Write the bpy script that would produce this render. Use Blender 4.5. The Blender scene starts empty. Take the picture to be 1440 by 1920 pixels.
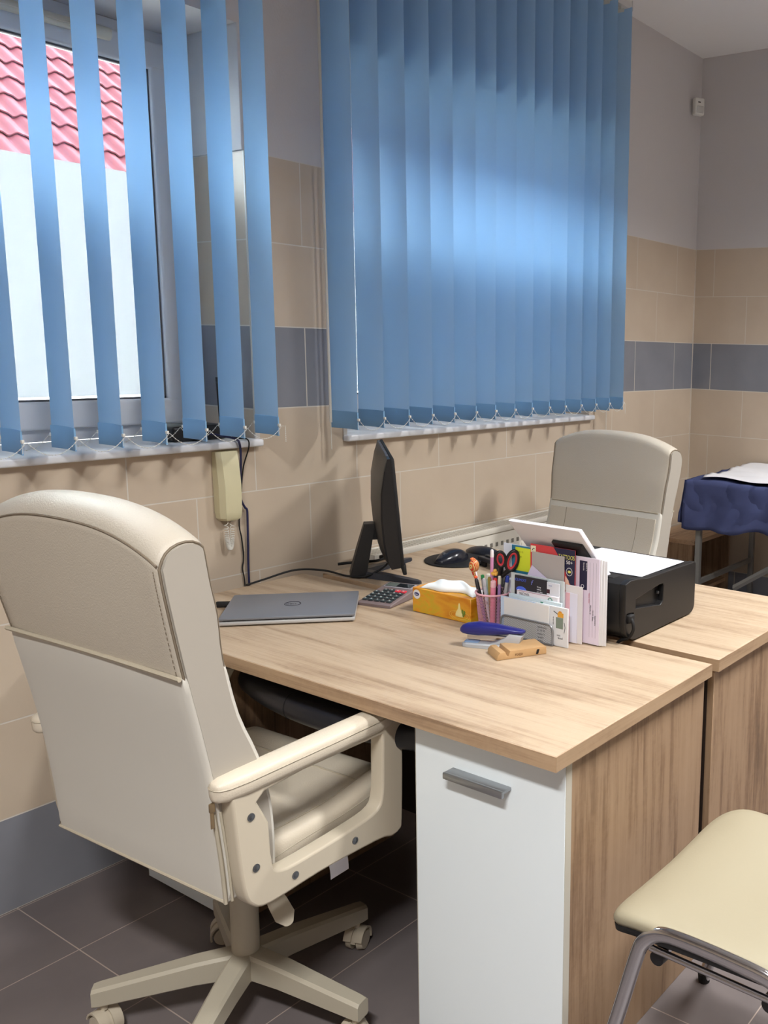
import bpy, bmesh, math, random
from mathutils import Vector, Matrix, noise
random.seed(7)
C = bpy.context.scene
COL = C.collection
PI = math.pi

# ---------------------------------------------------------------- helpers
def lin(c):
    return tuple((v/255/12.92 if v/255 <= .04045 else ((v/255+.055)/1.055)**2.4) for v in c)

class MB:
    """collects shapes; build() links them as ONE mesh object"""
    def __init__(s): s.bm = bmesh.new()
    def _add(s, t, M=None):
        if M is not None: bmesh.ops.transform(t, matrix=M, verts=t.verts)
        me = bpy.data.meshes.new('t'); t.to_mesh(me); t.free()
        s.bm.from_mesh(me); bpy.data.meshes.remove(me)
        return s
    def box(s, x0, x1, y0, y1, z0, z1, bev=0, seg=2, M=None):
        t = bmesh.new(); bmesh.ops.create_cube(t, size=1)
        bmesh.ops.scale(t, vec=(x1-x0, y1-y0, z1-z0), verts=t.verts)
        bmesh.ops.translate(t, vec=((x0+x1)/2, (y0+y1)/2, (z0+z1)/2), verts=t.verts)
        if bev: bmesh.ops.bevel(t, geom=t.edges[:], offset=bev, segments=seg, affect='EDGES', profile=.5)
        return s._add(t, M)
    def loft(s, rings, cap=True, close=True, M=None):
        t = bmesh.new(); R = [[t.verts.new(p) for p in r] for r in rings]
        n = len(rings[0])
        for a, b in zip(R, R[1:]):
            for i in range(n if close else n-1):
                j = (i+1) % n
                t.faces.new((a[i], a[j], b[j], b[i]))
        if cap:
            t.faces.new(R[0][::-1]); t.faces.new(R[-1])
        bmesh.ops.recalc_face_normals(t, faces=t.faces)
        return s._add(t, M)
    def grid(s, f, nu, nv, M=None):
        t = bmesh.new()
        V = [[t.verts.new(f(i/nu, j/nv)) for j in range(nv+1)] for i in range(nu+1)]
        for i in range(nu):
            for j in range(nv): t.faces.new((V[i][j], V[i+1][j], V[i+1][j+1], V[i][j+1]))
        return s._add(t, M)
    def tube(s, pts, r, seg=8, closed=False, M=None, rx=None):
        pts = [Vector(p) for p in pts]; n = len(pts); rings = []
        prev = None
        for i, p in enumerate(pts):
            a = pts[(i-1) % n] if (closed or i > 0) else p
            b = pts[(i+1) % n] if (closed or i < n-1) else p
            d = (b-a).normalized()
            if prev is None:
                up = Vector((0, 0, 1)) if abs(d.z) < .9 else Vector((1, 0, 0))
            else: up = prev
            x = d.cross(up)
            if x.length < 1e-6: x = d.orthogonal()
            x.normalize(); y = x.cross(d).normalized(); prev = y
            rr = r[i] if isinstance(r, (list, tuple)) else r
            ry = rr*(rx if rx else 1)
            rings.append([p + x*math.cos(k*2*PI/seg)*rr + y*math.sin(k*2*PI/seg)*ry for k in range(seg)])
        if closed: rings.append(rings[0])
        return s.loft(rings, cap=not closed, M=M)
    def cyl(s, a, b, r, r2=None, seg=20, M=None):
        return s.tube([a, b], [r, r if r2 is None else r2], seg, M=M)
    def lathe(s, prof, seg=24, M=None):
        t = bmesh.new(); R = []
        for r, z in prof:
            R.append([t.verts.new((max(r, 1e-4)*math.cos(k*2*PI/seg), max(r, 1e-4)*math.sin(k*2*PI/seg), z)) for k in range(seg)])
        for a, b in zip(R, R[1:]):
            for i in range(seg): t.faces.new((a[i], a[(i+1) % seg], b[(i+1) % seg], b[i]))
        t.faces.new(R[0][::-1]); t.faces.new(R[-1])
        return s._add(t, M)
    def prism(s, poly, d0, d1, ax='y', bev=0, seg=2, M=None):
        """2-D polygon extruded along an axis (poly is (x,z) for y, (x,y) for z, (y,z) for x)"""
        t = bmesh.new()
        f = {'y': lambda u, v, d: (u, d, v), 'z': lambda u, v, d: (u, v, d), 'x': lambda u, v, d: (d, u, v)}[ax]
        A = [t.verts.new(f(u, v, d0)) for u, v in poly]; B = [t.verts.new(f(u, v, d1)) for u, v in poly]
        n = len(poly)
        for i in range(n): t.faces.new((A[i], A[(i+1) % n], B[(i+1) % n], B[i]))
        c1 = t.faces.new(A[::-1]); c2 = t.faces.new(B)
        bmesh.ops.recalc_face_normals(t, faces=t.faces)
        if bev:
            es = list(set(c1.edges[:] + c2.edges[:]))
            bmesh.ops.bevel(t, geom=es, offset=bev, segments=seg, affect='EDGES', profile=.5)
        bmesh.ops.triangulate(t, faces=[q for q in t.faces if len(q.verts) > 4])
        return s._add(t, M)
    def ball(s, c, r, sc=(1, 1, 1), u=16, v=10, M=None):
        t = bmesh.new(); bmesh.ops.create_uvsphere(t, u_segments=u, v_segments=v, radius=r)
        bmesh.ops.scale(t, vec=sc, verts=t.verts); bmesh.ops.translate(t, vec=c, verts=t.verts)
        return s._add(t, M)
    def bead(s, c, r):
        t = bmesh.new(); bmesh.ops.create_icosphere(t, subdivisions=1, radius=r)
        bmesh.ops.translate(t, vec=c, verts=t.verts)
        return s._add(t)
    def build(s, name, m, parent=None, smooth=38, mods=None):
        if parent is not None and parent.get('_w'):
            bmesh.ops.translate(s.bm, vec=-Vector(parent['_w']), verts=s.bm.verts)
        me = bpy.data.meshes.new(name); s.bm.to_mesh(me); s.bm.free()
        me.materials.append(m)
        me.shade_smooth(); me.set_sharp_from_angle(angle=math.radians(smooth))
        o = bpy.data.objects.new(name, me); COL.objects.link(o)
        if parent is not None:
            o.parent = parent
            if parent.get('_w'): o['_w'] = list(parent['_w'])
        return o

def tag(o, label=None, cat=None, group=None, kind=None):
    if label: o['label'] = label
    if cat: o['category'] = cat
    if group: o['group'] = group
    if kind: o['kind'] = kind
    return o
def thing(name, label, cat, loc, rz=0, group=None, world=False, kind=None):
    o = bpy.data.objects.new(name, None); COL.objects.link(o)
    o.location = loc; o.rotation_euler = (0, 0, rz); o.empty_display_size = .05
    if world: o['_w'] = list(loc)      # parts are then given in room coordinates
    return tag(o, label, cat, group, kind)
def dup(root, loc, rz, label):
    r = root.copy(); COL.objects.link(r); r.location = loc; r.rotation_euler = (0, 0, rz); r['label'] = label
    for ch in list(root.children):
        c = ch.copy(); COL.objects.link(c); c.parent = r
        for g in ch.children:
            d = g.copy(); COL.objects.link(d); d.parent = c
    return r
def text(body, size, org, right, up, m, parent, name='lettering', extr=.0003, align='LEFT', shear=0, squash=1):
    cu = bpy.data.curves.new('txt', 'FONT'); cu.body = body; cu.size = size; cu.extrude = extr/max(size, 1e-6)*size
    cu.align_x = align; cu.shear = shear; cu.resolution_u = 3
    o = bpy.data.objects.new('txt', cu); COL.objects.link(o)
    dg = bpy.context.evaluated_depsgraph_get(); dg.update()
    me = bpy.data.meshes.new_from_object(o.evaluated_get(dg)); bpy.data.objects.remove(o)
    r = Vector(right).normalized(); u = Vector(up).normalized(); n = r.cross(u)
    w = Vector(parent['_w']) if parent.get('_w') else Vector()
    M = Matrix((( r.x*squash, u.x, n.x, org[0]-w.x), (r.y*squash, u.y, n.y, org[1]-w.y), (r.z*squash, u.z, n.z, org[2]-w.z), (0, 0, 0, 1)))
    me.transform(M); me.materials.clear(); me.materials.append(m); me.name = name
    o = bpy.data.objects.new(name, me); COL.objects.link(o); o.parent = parent
    return o

# ---------------------------------------------------------------- materials
def mat(name, c, rough=.5, metal=0, spec=.5, bump=0, bscale=200, var=0, vscale=8, coat=0, sheen=0):
    m = bpy.data.materials.new(name); m.use_nodes = True; N = m.node_tree.nodes; L = m.node_tree.links
    b = N['Principled BSDF']; col = (*lin(c), 1)
    b.inputs['Base Color'].default_value = col; b.inputs['Roughness'].default_value = rough
    b.inputs['Metallic'].default_value = metal; b.inputs['Specular IOR Level'].default_value = spec
    b.inputs['Coat Weight'].default_value = coat; b.inputs['Sheen Weight'].default_value = sheen
    tc = N.new('ShaderNodeTexCoord')
    if var:
        n = N.new('ShaderNodeTexNoise'); n.inputs['Scale'].default_value = vscale; n.inputs['Detail'].default_value = 5
        L.new(tc.outputs['Object'], n.inputs['Vector'])
        mx = N.new('ShaderNodeMix'); mx.data_type = 'RGBA'
        mx.inputs[6].default_value = tuple(v*(1-var) for v in col[:3])+(1,); mx.inputs[7].default_value = tuple(min(1, v*(1+var)) for v in col[:3])+(1,)
        L.new(n.outputs['Fac'], mx.inputs[0]); L.new(mx.outputs[2], b.inputs['Base Color'])
    if bump:
        n = N.new('ShaderNodeTexNoise'); n.inputs['Scale'].default_value = bscale; n.inputs['Detail'].default_value = 3
        L.new(tc.outputs['Object'], n.inputs['Vector'])
        bp = N.new('ShaderNodeBump'); bp.inputs['Strength'].default_value = bump; bp.inputs['Distance'].default_value = .002
        L.new(n.outputs['Fac'], bp.inputs['Height']); L.new(bp.outputs['Normal'], b.inputs['Normal'])
    return m
def nd(N, t, **k):
    n = N.new(t)
    for a, v in k.items(): setattr(n, a, v)
    return n
def math_(N, L, op, a, b=None, c=None):
    n = N.new('ShaderNodeMath'); n.operation = op
    for i, v in enumerate((a, b, c)):
        if v is None: continue
        if isinstance(v, (int, float)): n.inputs[i].default_value = v
        else: L.new(v, n.inputs[i])
    return n.outputs[0]
def ramp(N, L, fac, stops):
    r = N.new('ShaderNodeValToRGB'); e = r.color_ramp.elements
    while len(e) > 1: e.remove(e[-1])
    e[0].position = stops[0][0]; e[0].color = (*lin(stops[0][1]), 1)
    for p, c in stops[1:]:
        q = e.new(p); q.color = (*lin(c), 1)
    L.new(fac, r.inputs['Fac']); return r.outputs['Color']
def mixc(N, L, fac, a, b, mode='MIX'):
    m = N.new('ShaderNodeMix'); m.data_type = 'RGBA'; m.blend_type = mode
    for i, v in ((0, fac), (6, a), (7, b)):
        if isinstance(v, (int, float)): m.inputs[i].default_value = v
        elif isinstance(v, tuple): m.inputs[i].default_value = (*lin(v), 1)
        else: L.new(v, m.inputs[i])
    return m.outputs[2]

def wood(name, axis, light, mid, dark, rough=.45):
    """oak-effect laminate, grain along axis"""
    m = bpy.data.materials.new(name); m.use_nodes = True; N = m.node_tree.nodes; L = m.node_tree.links
    b = N['Principled BSDF']; g = N.new('ShaderNodeNewGeometry')
    def noise_(sc, detail, stretch, dist=0, off=0):
        mp = N.new('ShaderNodeMapping'); s = [sc, sc, sc]; s[axis] = sc*stretch
        mp.inputs['Scale'].default_value = s; mp.inputs['Location'].default_value = (off, off*.7, off*.3)
        L.new(g.outputs['Position'], mp.inputs['Vector'])
        n = N.new('ShaderNodeTexNoise'); n.inputs['Scale'].default_value = 1; n.inputs['Detail'].default_value = detail
        n.inputs['Distortion'].default_value = dist; n.inputs['Roughness'].default_value = .6
        L.new(mp.outputs[0], n.inputs['Vector']); return n.outputs['Fac']
    big = noise_(9, 3, .14, 1.2); mid_n = noise_(45, 4, .05, .4, 3); fine = noise_(260, 3, .03, 0, 7)
    cross = noise_(60, 2, 1.0, .5, 11)
    mix1 = math_(N, L, 'MULTIPLY_ADD', mid_n, .50, math_(N, L, 'MULTIPLY', big, .55))
    mix2 = math_(N, L, 'MULTIPLY_ADD', fine, .24, mix1)
    mix2 = math_(N, L, 'MULTIPLY_ADD', cross, .10, mix2)
    col = ramp(N, L, mix2, [(.50, dark), (.62, mid), (.72, light), (.88, tuple(min(255, v+8) for v in light))])
    L.new(col, b.inputs['Base Color']); b.inputs['Roughness'].default_value = rough; b.inputs['Specular IOR Level'].default_value = .35
    bp = N.new('ShaderNodeBump'); bp.inputs['Strength'].default_value = .12; bp.inputs['Distance'].default_value = .001
    L.new(fine, bp.inputs['Height']); L.new(bp.outputs[0], b.inputs['Normal'])
    return m

def tile_wall(name):
    m = bpy.data.materials.new(name); m.use_nodes = True; N = m.node_tree.nodes; L = m.node_tree.links
    b = N['Principled BSDF']; g = N.new('ShaderNodeNewGeometry')
    sp = N.new('ShaderNodeSeparateXYZ'); L.new(g.outputs['Position'], sp.inputs[0])
    sn = N.new('ShaderNodeSeparateXYZ'); L.new(g.outputs['Normal'], sn.inputs[0])
    isx = math_(N, L, 'GREATER_THAN', math_(N, L, 'ABSOLUTE', sn.outputs[0]), .5)
    u = math_(N, L, 'ADD', math_(N, L, 'MULTIPLY', isx, math_(N, L, 'ADD', sp.outputs[1], .116+8)),
              math_(N, L, 'MULTIPLY', math_(N, L, 'SUBTRACT', 1, isx), math_(N, L, 'ADD', sp.outputs[0], .203+8)))
    cb = N.new('ShaderNodeCombineXYZ'); L.new(u, cb.inputs[0]); L.new(math_(N, L, 'ADD', sp.outputs[2], .0005), cb.inputs[1])
    br = N.new('ShaderNodeTexBrick'); br.offset = .5; br.offset_frequency = 2; br.squash = 1
    for k, v in (('Scale', 1), ('Mortar Size', .0022), ('Mortar Smooth', .3), ('Bias', 0), ('Brick Width', .4), ('Row Height', .25)):
        br.inputs[k].default_value = v
    L.new(cb.outputs[0], br.inputs['Vector'])
    br.inputs['Color1'].default_value = (0, 0, 0, 1); br.inputs['Color2'].default_value = (1, 1, 1, 1)
    z = sp.outputs[2]
    band = math_(N, L, 'MULTIPLY', math_(N, L, 'GREATER_THAN', z, 1.25), math_(N, L, 'LESS_THAN', z, 1.5))
    low = math_(N, L, 'LESS_THAN', z, .25)
    grey = math_(N, L, 'MAXIMUM', band, low)
    nz = N.new('ShaderNodeTexNoise'); nz.inputs['Scale'].default_value = 5; nz.inputs['Detail'].default_value = 6
    L.new(g.outputs['Position'], nz.inputs['Vector'])
    beige = ramp(N, L, nz.outputs['Fac'], [(.3, BEIGE_D), (.7, BEIGE_L)])
    greyc = ramp(N, L, nz.outputs['Fac'], [(.3, GREY_D), (.7, GREY_L)])
    t = mixc(N, L, grey, beige, greyc)
    t = mixc(N, L, br.outputs['Fac'], t, (206, 200, 190))
    pl = math_(N, L, 'GREATER_THAN', z, 2.0)
    col = mixc(N, L, pl, t, PLASTER)
    L.new(col, b.inputs['Base Color'])
    L.new(math_(N, L, 'MULTIPLY_ADD', pl, .38, .42), b.inputs['Roughness'])
    b.inputs['Specular IOR Level'].default_value = .3
    # plaster grain + recessed joints
    n2 = N.new('ShaderNodeTexNoise'); n2.inputs['Scale'].default_value = 140; n2.inputs['Detail'].default_value = 4
    L.new(g.outputs['Position'], n2.inputs['Vector'])
    hgt = math_(N, L, 'SUBTRACT', math_(N, L, 'MULTIPLY', n2.outputs['Fac'], math_(N, L, 'MULTIPLY_ADD', pl, .9, .12)),
                math_(N, L, 'MULTIPLY', br.outputs['Fac'], math_(N, L, 'SUBTRACT', 1, pl)))
    bp = N.new('ShaderNodeBump'); bp.inputs['Strength'].default_value = .25; bp.inputs['Distance'].default_value = .002
    L.new(hgt, bp.inputs['Height']); L.new(bp.outputs[0], b.inputs['Normal'])
    return m
def tile_floor(name):
    m = bpy.data.materials.new(name); m.use_nodes = True; N = m.node_tree.nodes; L = m.node_tree.links
    b = N['Principled BSDF']; g = N.new('ShaderNodeNewGeometry')
    sp = N.new('ShaderNodeSeparateXYZ'); L.new(g.outputs['Position'], sp.inputs[0])
    cb = N.new('ShaderNodeCombineXYZ')
    L.new(math_(N, L, 'ADD', sp.outputs[0], FLX), cb.inputs[0]); L.new(math_(N, L, 'ADD', sp.outputs[1], FLY), cb.inputs[1])
    br = N.new('ShaderNodeTexBrick'); br.offset = 0; br.offset_frequency = 2; br.squash = 1
    for k, v in (('Scale', 1), ('Mortar Size', .0016), ('Mortar Smooth', .3), ('Bias', 0), ('Brick Width', .6), ('Row Height', .29)):
        br.inputs[k].default_value = v
    L.new(cb.outputs[0], br.inputs['Vector'])
    nz = N.new('ShaderNodeTexNoise'); nz.inputs['Scale'].default_value = 4; nz.inputs['Detail'].default_value = 8
    L.new(g.outputs['Position'], nz.inputs['Vector'])
    t = ramp(N, L, nz.outputs['Fac'], [(.3, FL_D), (.7, FL_L)])
    L.new(mixc(N, L, br.outputs['Fac'], t, (170, 155, 145)), b.inputs['Base Color'])
    b.inputs['Roughness'].default_value = .48; b.inputs['Specular IOR Level'].default_value = .4
    bp = N.new('ShaderNodeBump'); bp.inputs['Strength'].default_value = .2; bp.inputs['Distance'].default_value = .002
    L.new(math_(N, L, 'SUBTRACT', math_(N, L, 'MULTIPLY', nz.outputs['Fac'], .3), br.outputs['Fac']), bp.inputs['Height']); L.new(bp.outputs[0], b.inputs['Normal'])
    return m
def sheet_mat(name, c, trans=.5, ct=None):
    m = bpy.data.materials.new(name); m.use_nodes = True; N = m.node_tree.nodes; L = m.node_tree.links
    N.remove(N['Principled BSDF']); out = N['Material Output']
    d = N.new('ShaderNodeBsdfDiffuse'); d.inputs['Color'].default_value = (*lin(c), 1)
    t = N.new('ShaderNodeBsdfTranslucent'); t.inputs['Color'].default_value = (*lin(ct or c), 1)
    tc = N.new('ShaderNodeTexCoord'); n = N.new('ShaderNodeTexNoise'); n.inputs['Scale'].default_value = 420; n.inputs['Detail'].default_value = 2
    L.new(tc.outputs['Object'], n.inputs['Vector']); bp = N.new('ShaderNodeBump'); bp.inputs['Strength'].default_value = .15; bp.inputs['Distance'].default_value = .001
    L.new(n.outputs['Fac'], bp.inputs['Height']); L.new(bp.outputs[0], d.inputs['Normal'])
    x = N.new('ShaderNodeMixShader'); x.inputs[0].default_value = trans
    L.new(d.outputs[0], x.inputs[1]); L.new(t.outputs[0], x.inputs[2]); L.new(x.outputs[0], out.inputs['Surface'])
    return m
def glass_mat(name):
    m = bpy.data.materials.new(name); m.use_nodes = True; N = m.node_tree.nodes; L = m.node_tree.links
    N.remove(N['Principled BSDF']); out = N['Material Output']
    t = N.new('ShaderNodeBsdfTransparent'); t.inputs['Color'].default_value = (.96, .98, .97, 1)
    g = N.new('ShaderNodeBsdfGlossy'); g.inputs['Roughness'].default_value = .02
    f = N.new('ShaderNodeFresnel'); f.inputs['IOR'].default_value = 1.45
    x = N.new('ShaderNodeMixShader'); L.new(f.outputs[0], x.inputs[0]); L.new(t.outputs[0], x.inputs[1]); L.new(g.outputs[0], x.inputs[2])
    L.new(x.outputs[0], out.inputs['Surface']); return m
def emit_mat(name, c, s):
    m = bpy.data.materials.new(name); m.use_nodes = True; b = m.node_tree.nodes['Principled BSDF']
    b.inputs['Emission Color'].default_value = (*lin(c), 1); b.inputs['Emission Strength'].default_value = s
    b.inputs['Base Color'].default_value = (.8, .8, .8, 1); return m

BEIGE_D = (190, 174, 155); BEIGE_L = (198, 183, 164); GREY_D = (124, 126, 134); GREY_L = (134, 136, 144); PLASTER = (202, 199, 199)
FL_D = (104, 97, 97); FL_L = (118, 110, 109)
FLX = 12.56; FLY = 11.897
M_wall = tile_wall('wall_tiles_and_plaster'); M_floor = tile_floor('dark_floor_tiles')
M_ceil = mat('ceiling_paint', (232, 230, 228), .9, bump=.1, bscale=90)
M_trim = mat('tile_corner_trim', (196, 192, 186), .45)
M_pvc = mat('white_pvc', (214, 218, 224), .35); M_sill = mat('white_sill', (222, 224, 228), .3)
M_gask = mat('dark_gasket', (84, 86, 92), .6); M_glass = glass_mat('window_glass')
M_film = sheet_mat('frosted_film', (136, 138, 142), .75)
M_slat = sheet_mat('blue_slat_fabric', (148, 188, 223), .5, (176, 210, 243)); M_hem = mat('blue_slat_hem', (122, 166, 206), .75)
M_wt = mat('white_plastic', (222, 222, 216), .45); M_rail = mat('headrail_aluminium', (205, 205, 205), .4)
M_roof = mat('red_roof_paint', (57, 26, 29), .6, spec=.03, bump=.05, bscale=40); M_house = mat('house_render', (205, 195, 180), .9)
M_ground = mat('outside_ground', (130, 128, 122), .95, var=.15)
OAK = ((181, 161, 137), (168, 146, 122), (138, 117, 95))
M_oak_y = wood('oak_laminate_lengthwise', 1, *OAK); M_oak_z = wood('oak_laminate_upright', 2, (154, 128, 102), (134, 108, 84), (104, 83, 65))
M_oak_s = wood('oak_laminate_shelf', 0, (190, 160, 130), (170, 140, 112), (140, 112, 90))
M_oak_e = wood('oak_edge_band', 1, (178, 150, 120), (160, 132, 105), (132, 107, 84))
M_oak_ex = wood('oak_edge_band_end', 0, (168, 142, 114), (150, 124, 98), (122, 98, 77))
M_white = mat('white_laminate', (234, 243, 247), .4); M_edge = mat('grey_edge_band', (188, 184, 172), .5)
M_alu = mat('brushed_aluminium', (165, 168, 172), .35, .9)
M_lea = mat('cream_leather', (190, 182, 168), .5, bump=.35, bscale=330); M_lea2 = mat('cream_leather_smooth', (206, 196, 178), .45, bump=.22, bscale=330)
M_side = mat('cream_side_cover', (166, 160, 150), .75, bump=.35, bscale=11)
M_cov = mat('cream_stretch_cover', (198, 195, 186), .75, bump=.3, bscale=14, sheen=.15)
M_pipe = mat('cream_piping', (180, 171, 152), .5); M_seam = mat('seam_shadow_thread', (120, 108, 92), .8)
M_chp = mat('cream_chair_plastic', (192, 182, 163), .42); M_chm = mat('beige_painted_metal', (176, 169, 152), .45)
M_scr = mat('screw_steel', (110, 112, 116), .3, .9); M_blk = mat('black_plastic', (16, 16, 19), .4); M_blkm = mat('black_matte', (13, 13, 15), .7)
M_blkl = mat('black_padding', (22, 24, 34), .35, bump=.1, bscale=300)
M_zip = mat('zip_tape', (176, 168, 150), .8); M_paper = mat('white_paper', (232, 232, 240), .7)
M_chrome = mat('chrome', (200, 200, 204), .12, 1.0); M_cream = mat('cream_vinyl', (154, 146, 124), .5, bump=.08, bscale=220)
M_rad = mat('radiator_enamel', (212, 208, 198), .35); M_rads = mat('radiator_grille_gap', (120, 117, 110), .6)
M_hand = mat('ivory_plastic', (210, 203, 168), .42); M_coil = mat('coil_cord', (216, 214, 206), .4)
M_navy = mat('navy_cable', (34, 36, 74), .5)
M_sil = mat('laptop_silver', (120, 124, 132), .4, .25, bump=.03, bscale=500); M_sil2 = mat('laptop_edge', (186, 186, 186), .4, .3)

# ---------------------------------------------------------------- setting
def struct(o): return tag(o, kind='structure')
XL, XR, YF = -6.8, 0.0, -4.6; H = 2.976
b = MB(); b.box(XL-.2, XR+.2, YF-.2, .36, -.2, 0); struct(b.build('floor', M_floor))
b = MB(); b.box(XL-.2, XR+.2, YF-.2, .36, H, H+.2); struct(b.build('ceiling', M_ceil))
W1 = (-4.15, -2.80, 1.16, 2.345); W2 = (-2.45, -1.00, 1.15, 2.345)
b = MB(); T = .36
for (x0, x1, z0, z1) in ((XL-.2, W1[0], 0, H), (W1[1], W2[0], 0, H), (W2[1], XR+.2, 0, H), (W1[0], W1[1], 0, W1[2]-.02), (W1[0], W1[1], W1[3], H),
                         (W2[0], W2[1], 0, W2[2]-.02), (W2[0], W2[1], W2[3], H)):
    b.box(x0, x1, 0, T, z0, z1)
struct(b.build('wall_back', M_wall))
b = MB(); b.box(XR, XR+.2, YF-.2, 0, 0, H); struct(b.build('wall_right', M_wall))
b = MB(); b.box(XL-.2, XL, YF-.2, 0, 0, H); struct(b.build('wall_left', M_wall))
b = MB(); b.box(XL, XR, YF-.2, YF, 0, H); struct(b.build('wall_front', M_wall))
# corner beads around the right jamb of window 1 and left jamb of window 2 (tiled zone)
b = MB(); b.box(-2.802, -2.786, -.006, .002, W1[2]-.02, 2.0, .002); struct(b.build('trim_1', M_trim))
b = MB(); b.box(-2.462, -2.446, -.006, .002, W2[2]-.02, 2.0, .002); struct(b.build('trim_2', M_trim))
b = MB(); b.box(-2.806, -2.796, -.001, .29, 2.0, W1[3]+.0, .002); struct(b.build('trim_3', mat('reveal_plaster', (206, 204, 204), .85, bump=.15, bscale=120)))

b = MB(); b.box(-.0035, .001, -.0035, .001, 0, 2.0); struct(b.build('trim_4', mat('corner_grout', (206, 198, 186), .8)))
def window(n, W, sash_split):
    x0, x1, z0, z1 = W
    r = thing('window_%d' % n, None, None, ((x0+x1)/2, .29, z0), kind='structure', world=True)
    b = MB(); f = .045; y0, y1 = .295, .355
    b.box(x0, x1, y0, y1, z0, z0+f, .004); b.box(x0, x1, y0, y1, z1-f, z1, .004)
    b.box(x0, x0+f, y0, y1, z0+f, z1-f, .004); b.box(x1-f, x1, y0, y1, z0+f, z1-f, .004)
    b.build('window_frame', M_pvc, r)
    xs = [x0+f-.01]+[v for v in sash_split]+[x1-f+.01]
    for a, c in zip(xs, xs[1:]):
        s = MB(); w = .066; za, zb = z0+f-.01, z1-f+.01; ya, yb = .272, .335
        for q in ((a, c, za, za+w+.012), (a, c, zb-w-.012, zb), (a, a+w, za+w, zb-w), (c-w, c, za+w, zb-w)):
            s.box(q[0], q[1], ya, yb, q[2], q[3], .009, 3)
        so = s.build('window_sash', M_pvc, r)
        g = MB(); pa, pb, pz0, pz1 = a+w, c-w, za+w+.012, zb-w-.012
        for q in ((pa, pb, pz0, pz0+.0035), (pa, pb, pz1-.0035, pz1), (pa, pa+.0035, pz0, pz1), (pb-.0035, pb, pz0, pz1)):
            g.box(q[0]-.002, q[1]+.002, .287, .30, q[2]-.002, q[3]+.002)
        g.build('gasket', M_gask, so)
        g = MB(); g.box(pa, pb, .298, .302, pz0, pz1); g.build('window_pane', M_glass, r)
        g = MB(); g.box(pa, pb, .316, .320, pz0, pz1); g.build('window_pane', M_glass, r)
        g = MB(); g.grid(lambda u, v: (pa+.016+(pb-pa-.032)*u, .2965, pz0+.012+(1.932-pz0-.012)*v), 2, 2)
        g.build('frosted_film', M_film, r)
    b = MB(); b.box(x0-.012, x1+.012, -.028, .30, z0-.022, z0, .006, 3); b.build('window_sill', M_sill, r)
    return r
w1 = window(1, W1, [])
b = MB(); b.box(-3.62, -3.06, .245, .272, 2.272, 2.300, .008, 3); b.cyl((-3.10, .252, 2.286), (-3.03, .252, 2.286), .017); b.box(-3.6, -3.1, .238, .248, 2.281, 2.285)
b.build('vent_opener', mat('cream_opener', (206, 202, 188), .4), w1)
w2 = window(2, W2, [])

# ---------------------------------------------------------------- outside
hs = thing('neighbouring_house', 'house beyond the left window with a red metal tile roof', 'house', (1.5, 8, 0), world=True)
pr = math.radians(37); RX0, RX1, NS, SL = -6.0, 11.0, 16, .35
def roof_pt(x, s, lift):      # s = distance down the slope from the ridge
    w = (x/.183) % 1.0
    wave = .017*math.sin(2*PI*w) + .006*math.sin(4*PI*w+.6)
    return (x, 8-s*math.cos(pr)-(wave+lift)*math.sin(pr), 4.52-s*math.sin(pr)+(wave+lift)*math.cos(pr))
NX = int((RX1-RX0)/.183*10)
rings = []
for k in range(NS):
    for d, l in ((0, 0), (SL*.97, .026), (SL*1.0, .026), (SL*1.004, .015), (SL*.93, .004)):
        rings.append([roof_pt(RX0+(RX1-RX0)*i/NX, k*SL+d, l) for i in range(NX+1)])
b = MB(); b.loft(rings, cap=False, close=False); rf = b.build('roof', M_roof, hs, smooth=60)
for k in range(1, 8):
    for i in range(22, 36):
        if (i*7+k*3) % 4 == 0:
            p = roof_pt(-4+i*.183+.06, k*SL+SL*.86, .019); b = MB(); b.ball(p, .012, u=6, v=4); b.build('roof_screw', M_blkm, rf)
b = MB(); b.box(RX0+.3, RX1-.3, 8-NS*SL*math.cos(pr)+.5, 12.5, -3.5, 4.52-NS*SL*math.sin(pr)+.25); b.build('wall', M_house, hs)
b = MB(); b.box(-40, 40, .8, 60, -3.7, -3.5); tag(b.build('ground', M_ground), kind='structure')

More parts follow.
